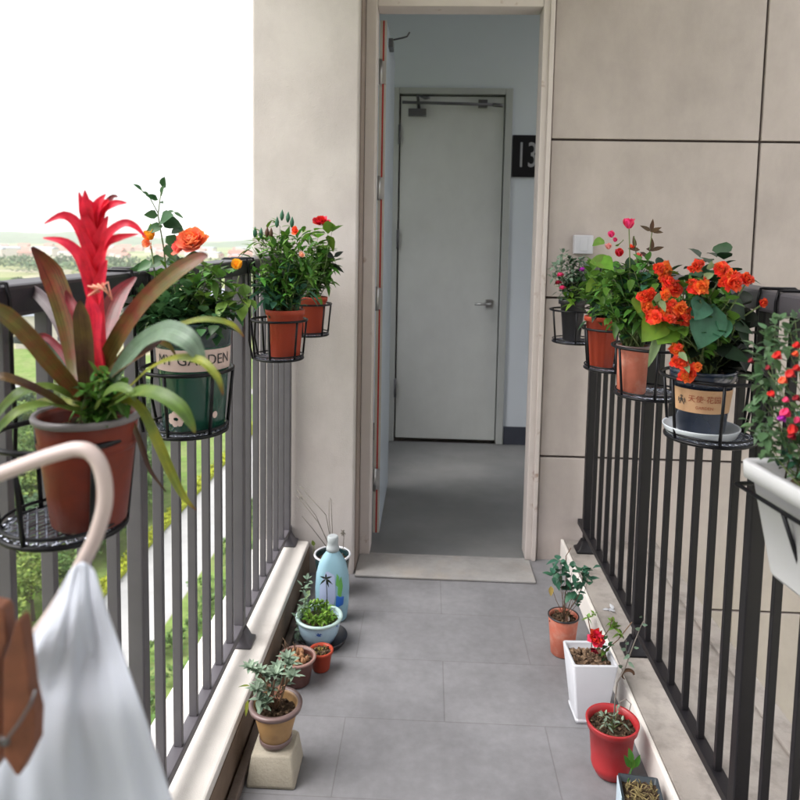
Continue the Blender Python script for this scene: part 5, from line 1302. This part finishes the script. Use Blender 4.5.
g.build('dark_foliage', M['f_rose'], r0)

# red round pot with leggy plant
F = G(611, 776, 0.0); c = V((F.x, F.y + 0.01, 0.001))
r0 = root('potted_plant', c, 'leggy twig in the bright red round pot, nearest on the right floor', 'potted plant')
g = MB(); g.lathe(c, [(0.030, 0.0), (0.036, 0.003), (0.044, 0.018), (0.0475, 0.030), (0.0465, 0.033), (0.0545, 0.118), (0.0605, 0.121), (0.0640, 0.136), (0.0635, 0.138), (0.058, 0.137), (0.055, 0.122), (0.050, 0.09)], 44)
g.build('pot', mat('bright_red_plastic', (0.36, 0.020, 0.024), 0.42, 0.07, 10, 0.1, 200), r0)
g = MB(); rr = []
for j in range(1, 8): rr.append([c + V((0.0545*j/7*math.cos(2*PI*k/24), 0.0545*j/7*math.sin(2*PI*k/24), 0.118+rnd.uniform(-.003, .004))) for k in range(24)])
g.rings(rr, True, False)
for _ in range(70):
    a = rnd.uniform(0, 6.28); q_ = 0.05*math.sqrt(rnd.random()); s_ = rnd.uniform(0.002, 0.005); p = c + V((q_*math.cos(a), q_*math.sin(a), 0.121))
    g.box(p-V((s_, s_, s_*.6)), p+V((s_, s_, s_*.6)), R=Euler((rnd.random()*3, rnd.random()*3, rnd.random()*3)).to_matrix())
g.build('soil', M['soil'], r0)
Y = c.y
g = MB(); g.tube([W(614, 724, Y), W(615, 700, Y), W(617, 683, Y), W(625, 668, Y), W(633, 646, Y), W(641, 626, Y), W(644, 620, Y)], [0.0022, 0.002, 0.002, 0.0018, 0.0015, 0.001, 0.0008], 6)
g.tube([W(628, 660, Y), W(626, 650, Y), W(626, 640, Y)], 0.0009, 5); g.build('stem', M['stem_grey'], r0)
g = MB()
for (x, y, dx, dy, L_) in [(640, 630, -8, -6, .02), (642, 625, 8, -2, .016), (626, 650, -8, -4, .02), (630, 655, -8, 3, .02), (626, 645, 4, -8, .018), (634, 648, 6, -2, .016), (622, 668, -6, -8, .02), (640, 618, 3, -6, .014), (628, 662, 6, 4, .018)]:
    p = W(x, y, Y); g.leaf(p, W(x+dx, y+dy, Y-0.01)-p, L_, L_*0.45, up=(0, -1, 0.4))
g.build('foliage', M['f_grey'], r0)
g = MB(); pts = [W(628+6*math.cos(a), 675-5*math.sin(a), Y) for a in [k*0.6 for k in range(8)]]; g.strap(pts, [0.004, 0.007, 0.008, 0.008, 0.007, 0.006, 0.004, 0.001], (0, -1, 0.5)); g.build('curled_leaf', M['f_brownleaf'], r0)
foliage(r0, c+V((0, 0, 0.118)), [c+V((rnd.uniform(-.025, .02), rnd.uniform(-.02, .02), rnd.uniform(0.13, 0.15))) for _ in range(6)], M['f_succ'], 0.018, 0.006, 6, 0.008, along=0, jitter=0.01, name='seedling', upb=0.5)
g = MB(); g.tube([W(619, 712, Y+0.04), W(620, 702, Y+0.05), W(626, 699, Y+0.06), W(631, 704, Y+0.06), W(628, 716, Y+0.045)], 0.0012, 6); g.build('wire_handle', M['stem_grey'], r0)

# dark square nursery pot
F = G(641, 790, 0.085); c = V((F.x, F.y, 0.001)); Rn = Matrix.Rotation(-0.12, 3, 'Z')
r0 = root('nursery_pot', c, 'dark square nursery pot of dry grass in the lower right corner', 'potted plant')
g = MB(); s4 = lambda z, hx, r=0.004: (c.x, c.y, z, hx, hx, r)
g.loft([s4(0.001, 0.030), s4(0.078, 0.041), s4(0.0785, 0.044), s4(0.085, 0.044), s4(0.085, 0.040), s4(0.06, 0.037)], 3, R=Rn); g.build('pot', mat('blue_black_nursery_plastic', (0.03, 0.04, 0.05), 0.45), r0)
g = MB(); vs = []; fs = []
for i in range(8):
    for j in range(8):
        vs.append(c + Rn @ V(((i/7-.5)*0.078, (j/7-.5)*0.078, 0.070+rnd.uniform(-.004, .005))))
        if i and j: k = i*8+j; fs.append((k-9, k-8, k, k-1))
g.add(vs, fs); g.build('soil', M['soil'], r0)
g = MB()
for _ in range(150): g.leaf(c + Rn @ V((rnd.uniform(-.03, .034), rnd.uniform(-.034, .034), 0.072)), rv()+V((0, 0, 0.7)), 0.018, 0.003)
g.build('dry_grass', mat('straw_grass', (0.22, 0.17, 0.07), 0.8, 0.3, 50, island=0.4), r0)
g = MB(); g.box((-0.0475, -0.035, 0.004), (-0.0462, 0.030, 0.088)); g.v = [c + Rn @ p for p in g.v]; g.build('plant_label', mat('pale_blue_card', (0.50, 0.60, 0.68), 0.5), r0)
g = MB(); Ys = c.y+0.055
for (x, y, dx, dy) in [(632, 770, 0, -24), (631, 768, -6, -12), (634, 768, 6, -14), (632, 762, -3, -14)]:
    p = W(x, y, Ys); g.leaf(p, W(x+dx, y+dy, Ys)-p, 0.038, 0.014, up=(0, -1, 0.3), droop=0.05)
g.tube([c + V((-0.02, 0.035, 0.07)), W(632, 768, Ys)], 0.0012, 5)
g.build('sprout', M['f_mid'], r0)

# a scrap of paper on the right kerb
p = G(611, 610, KR); g = MB()
for k in range(5): g.leaf(p + V((rnd.uniform(-.008, .008), rnd.uniform(-.008, .008), 0.004)), rv()+V((0, 0, 0.3)), 0.022, 0.014, droop=0)
tag(g.build('paper_scrap', M['white_plastic'], origin=p, solid=0.0008), 'crumpled white scrap lying on the right kerb', 'litter')

# ============================================================ FOREGROUND LAUNDRY
Yt = 0.45
rk = root('drying_rack', W(-30, 760, Yt) * 1.0, 'pinkish white plastic tube rack with a bent corner at the left edge', 'drying rack')
pts_px = [(-150, 560), (-110, 515), (-60, 497), (0, 474), (40, 459), (66, 451), (78, 449), (90, 452), (99, 463), (104, 480), (105, 500), (101, 520), (94, 540), (84, 560), (72, 582), (55, 610), (30, 645), (-10, 700), (-60, 780), (-100, 900)]
pts = [W(x, y, Yt + (0.0 if i < 4 else 0.0)) for i, (x, y) in enumerate(pts_px)]
def smooth(P, sub=4):
    out = []
    for i in range(len(P)-1):
        p0, p1, p2, p3 = P[max(i-1, 0)], P[i], P[i+1], P[min(i+2, len(P)-1)]
        for k in range(sub):
            t = k/sub; out.append(0.5*((2*p1) + (p2-p0)*t + (2*p0-5*p1+4*p2-p3)*t*t + (3*p1-p0-3*p2+p3)*t**3))
    return out + [P[-1]]
lo = pts[-1]; pts2 = smooth(pts)
pts2 += [V((lo.x, lo.y, 0.5)), V((lo.x, lo.y+0.0, 0.012))]
le = pts2[0]; pts2 = [V((le.x-0.02, le.y, 0.012)), V((le.x-0.02, le.y, 0.6))] + pts2
g = MB(); g.tube(pts2, 0.0051, 14); g.build('tube', M['tube'], rk)
# white cloth
left = [(70, 572), (50, 608), (24, 650), (-8, 690), (-30, 760), (-50, 860), (-60, 960)]
right = [(95, 572), (108, 612), (128, 668), (147, 722), (172, 800), (196, 880), (210, 960)]
def at_(lst, t):
    f = t*(len(lst)-1); i = min(int(f), len(lst)-2); q_ = f-i
    return (lst[i][0]*(1-q_)+lst[i+1][0]*q_, lst[i][1]*(1-q_)+lst[i+1][1]*q_)
g = MB(); vs = []; fs = []; nu, nv = 72, 60
for j in range(nv+1):
    v_ = j/nv; (lx, ly), (rx, ry) = at_(left, v_), at_(right, v_)
    for i in range(nu+1):
        u = i/nu; x = lx+(rx-lx)*u; y = ly+(ry-ly)*u
        am = 0.001 + 0.006*min(1, v_*1.2)
        dd = am*(0.55*math.sin(u*9 + 1.2 + v_*1.5) + 0.32*math.sin(u*19 + 4*v_) + 0.16*math.sin(u*37-3*v_+1)) + 0.004*math.sin(v_*14 + u*5)*min(1, v_*3)
        y2 = y - 10*math.sin(PI*u)*(1-v_)**3
        vs.append(W(x, y2, Yt - 0.014 + dd - 0.02*v_))
        if i and j: k = j*(nu+1)+i; fs.append((k-nu-2, k-nu-1, k, k-1))
g.add(vs, fs); cl = g.build('white_cloth', M['cloth'], origin=W(70, 600, Yt), solid=0.0012)
tag(cl, 'white cotton cloth hanging in folds from the bent tube', 'laundry')
# wooden clothespin
Yc = 0.385
cp = root('clothespin', W(15, 700, Yc), 'reddish wooden clothespin clipped on the white cloth', 'clothespin')
def pin(px, dep, name):
    n_ = len(px); g = MB(); fr = [W(x, y, Yc+dep) for x, y in px]; bk_ = [p + V((0.0, 0.0105, 0.0)) for p in fr]
    g.add(fr + bk_, [tuple(range(n_))[::-1], tuple(range(n_, 2*n_))] + [(k, (k+1) % n_, n_+(k+1) % n_, n_+k) for k in range(n_)], False)
    return g.build(name, M['wood'], cp, bevel=0.0008)
pin([(17, 619), (21, 624), (25, 650), (29, 690), (34, 712), (35, 716), (34, 746), (19, 776), (15, 775), (3, 756), (2, 700), (3, 660), (9, 645)], 0, 'arm')
pin([(-16, 604), (1, 608), (4, 613), (7, 643), (1, 658), (0, 700), (1, 757), (-4, 770), (-18, 774), (-30, 740), (-32, 690)], 0.0045, 'arm')
g = MB(); g.tube([W(36, 690, Yc-0.001), W(30, 705, Yc-0.002), W(20, 722, Yc-0.003), W(8, 738, Yc-0.003), W(3, 744, Yc-0.002)], 0.0009, 6)
cc = W(2, 744, Yc-0.003)
g.tube([cc + V((0.0028*math.cos(a), 0.0005*a, 0.0028*math.sin(a))) for a in [k*0.7 for k in range(22)]], 0.0007, 6); g.build('spring', M['dark_steel'], cp)
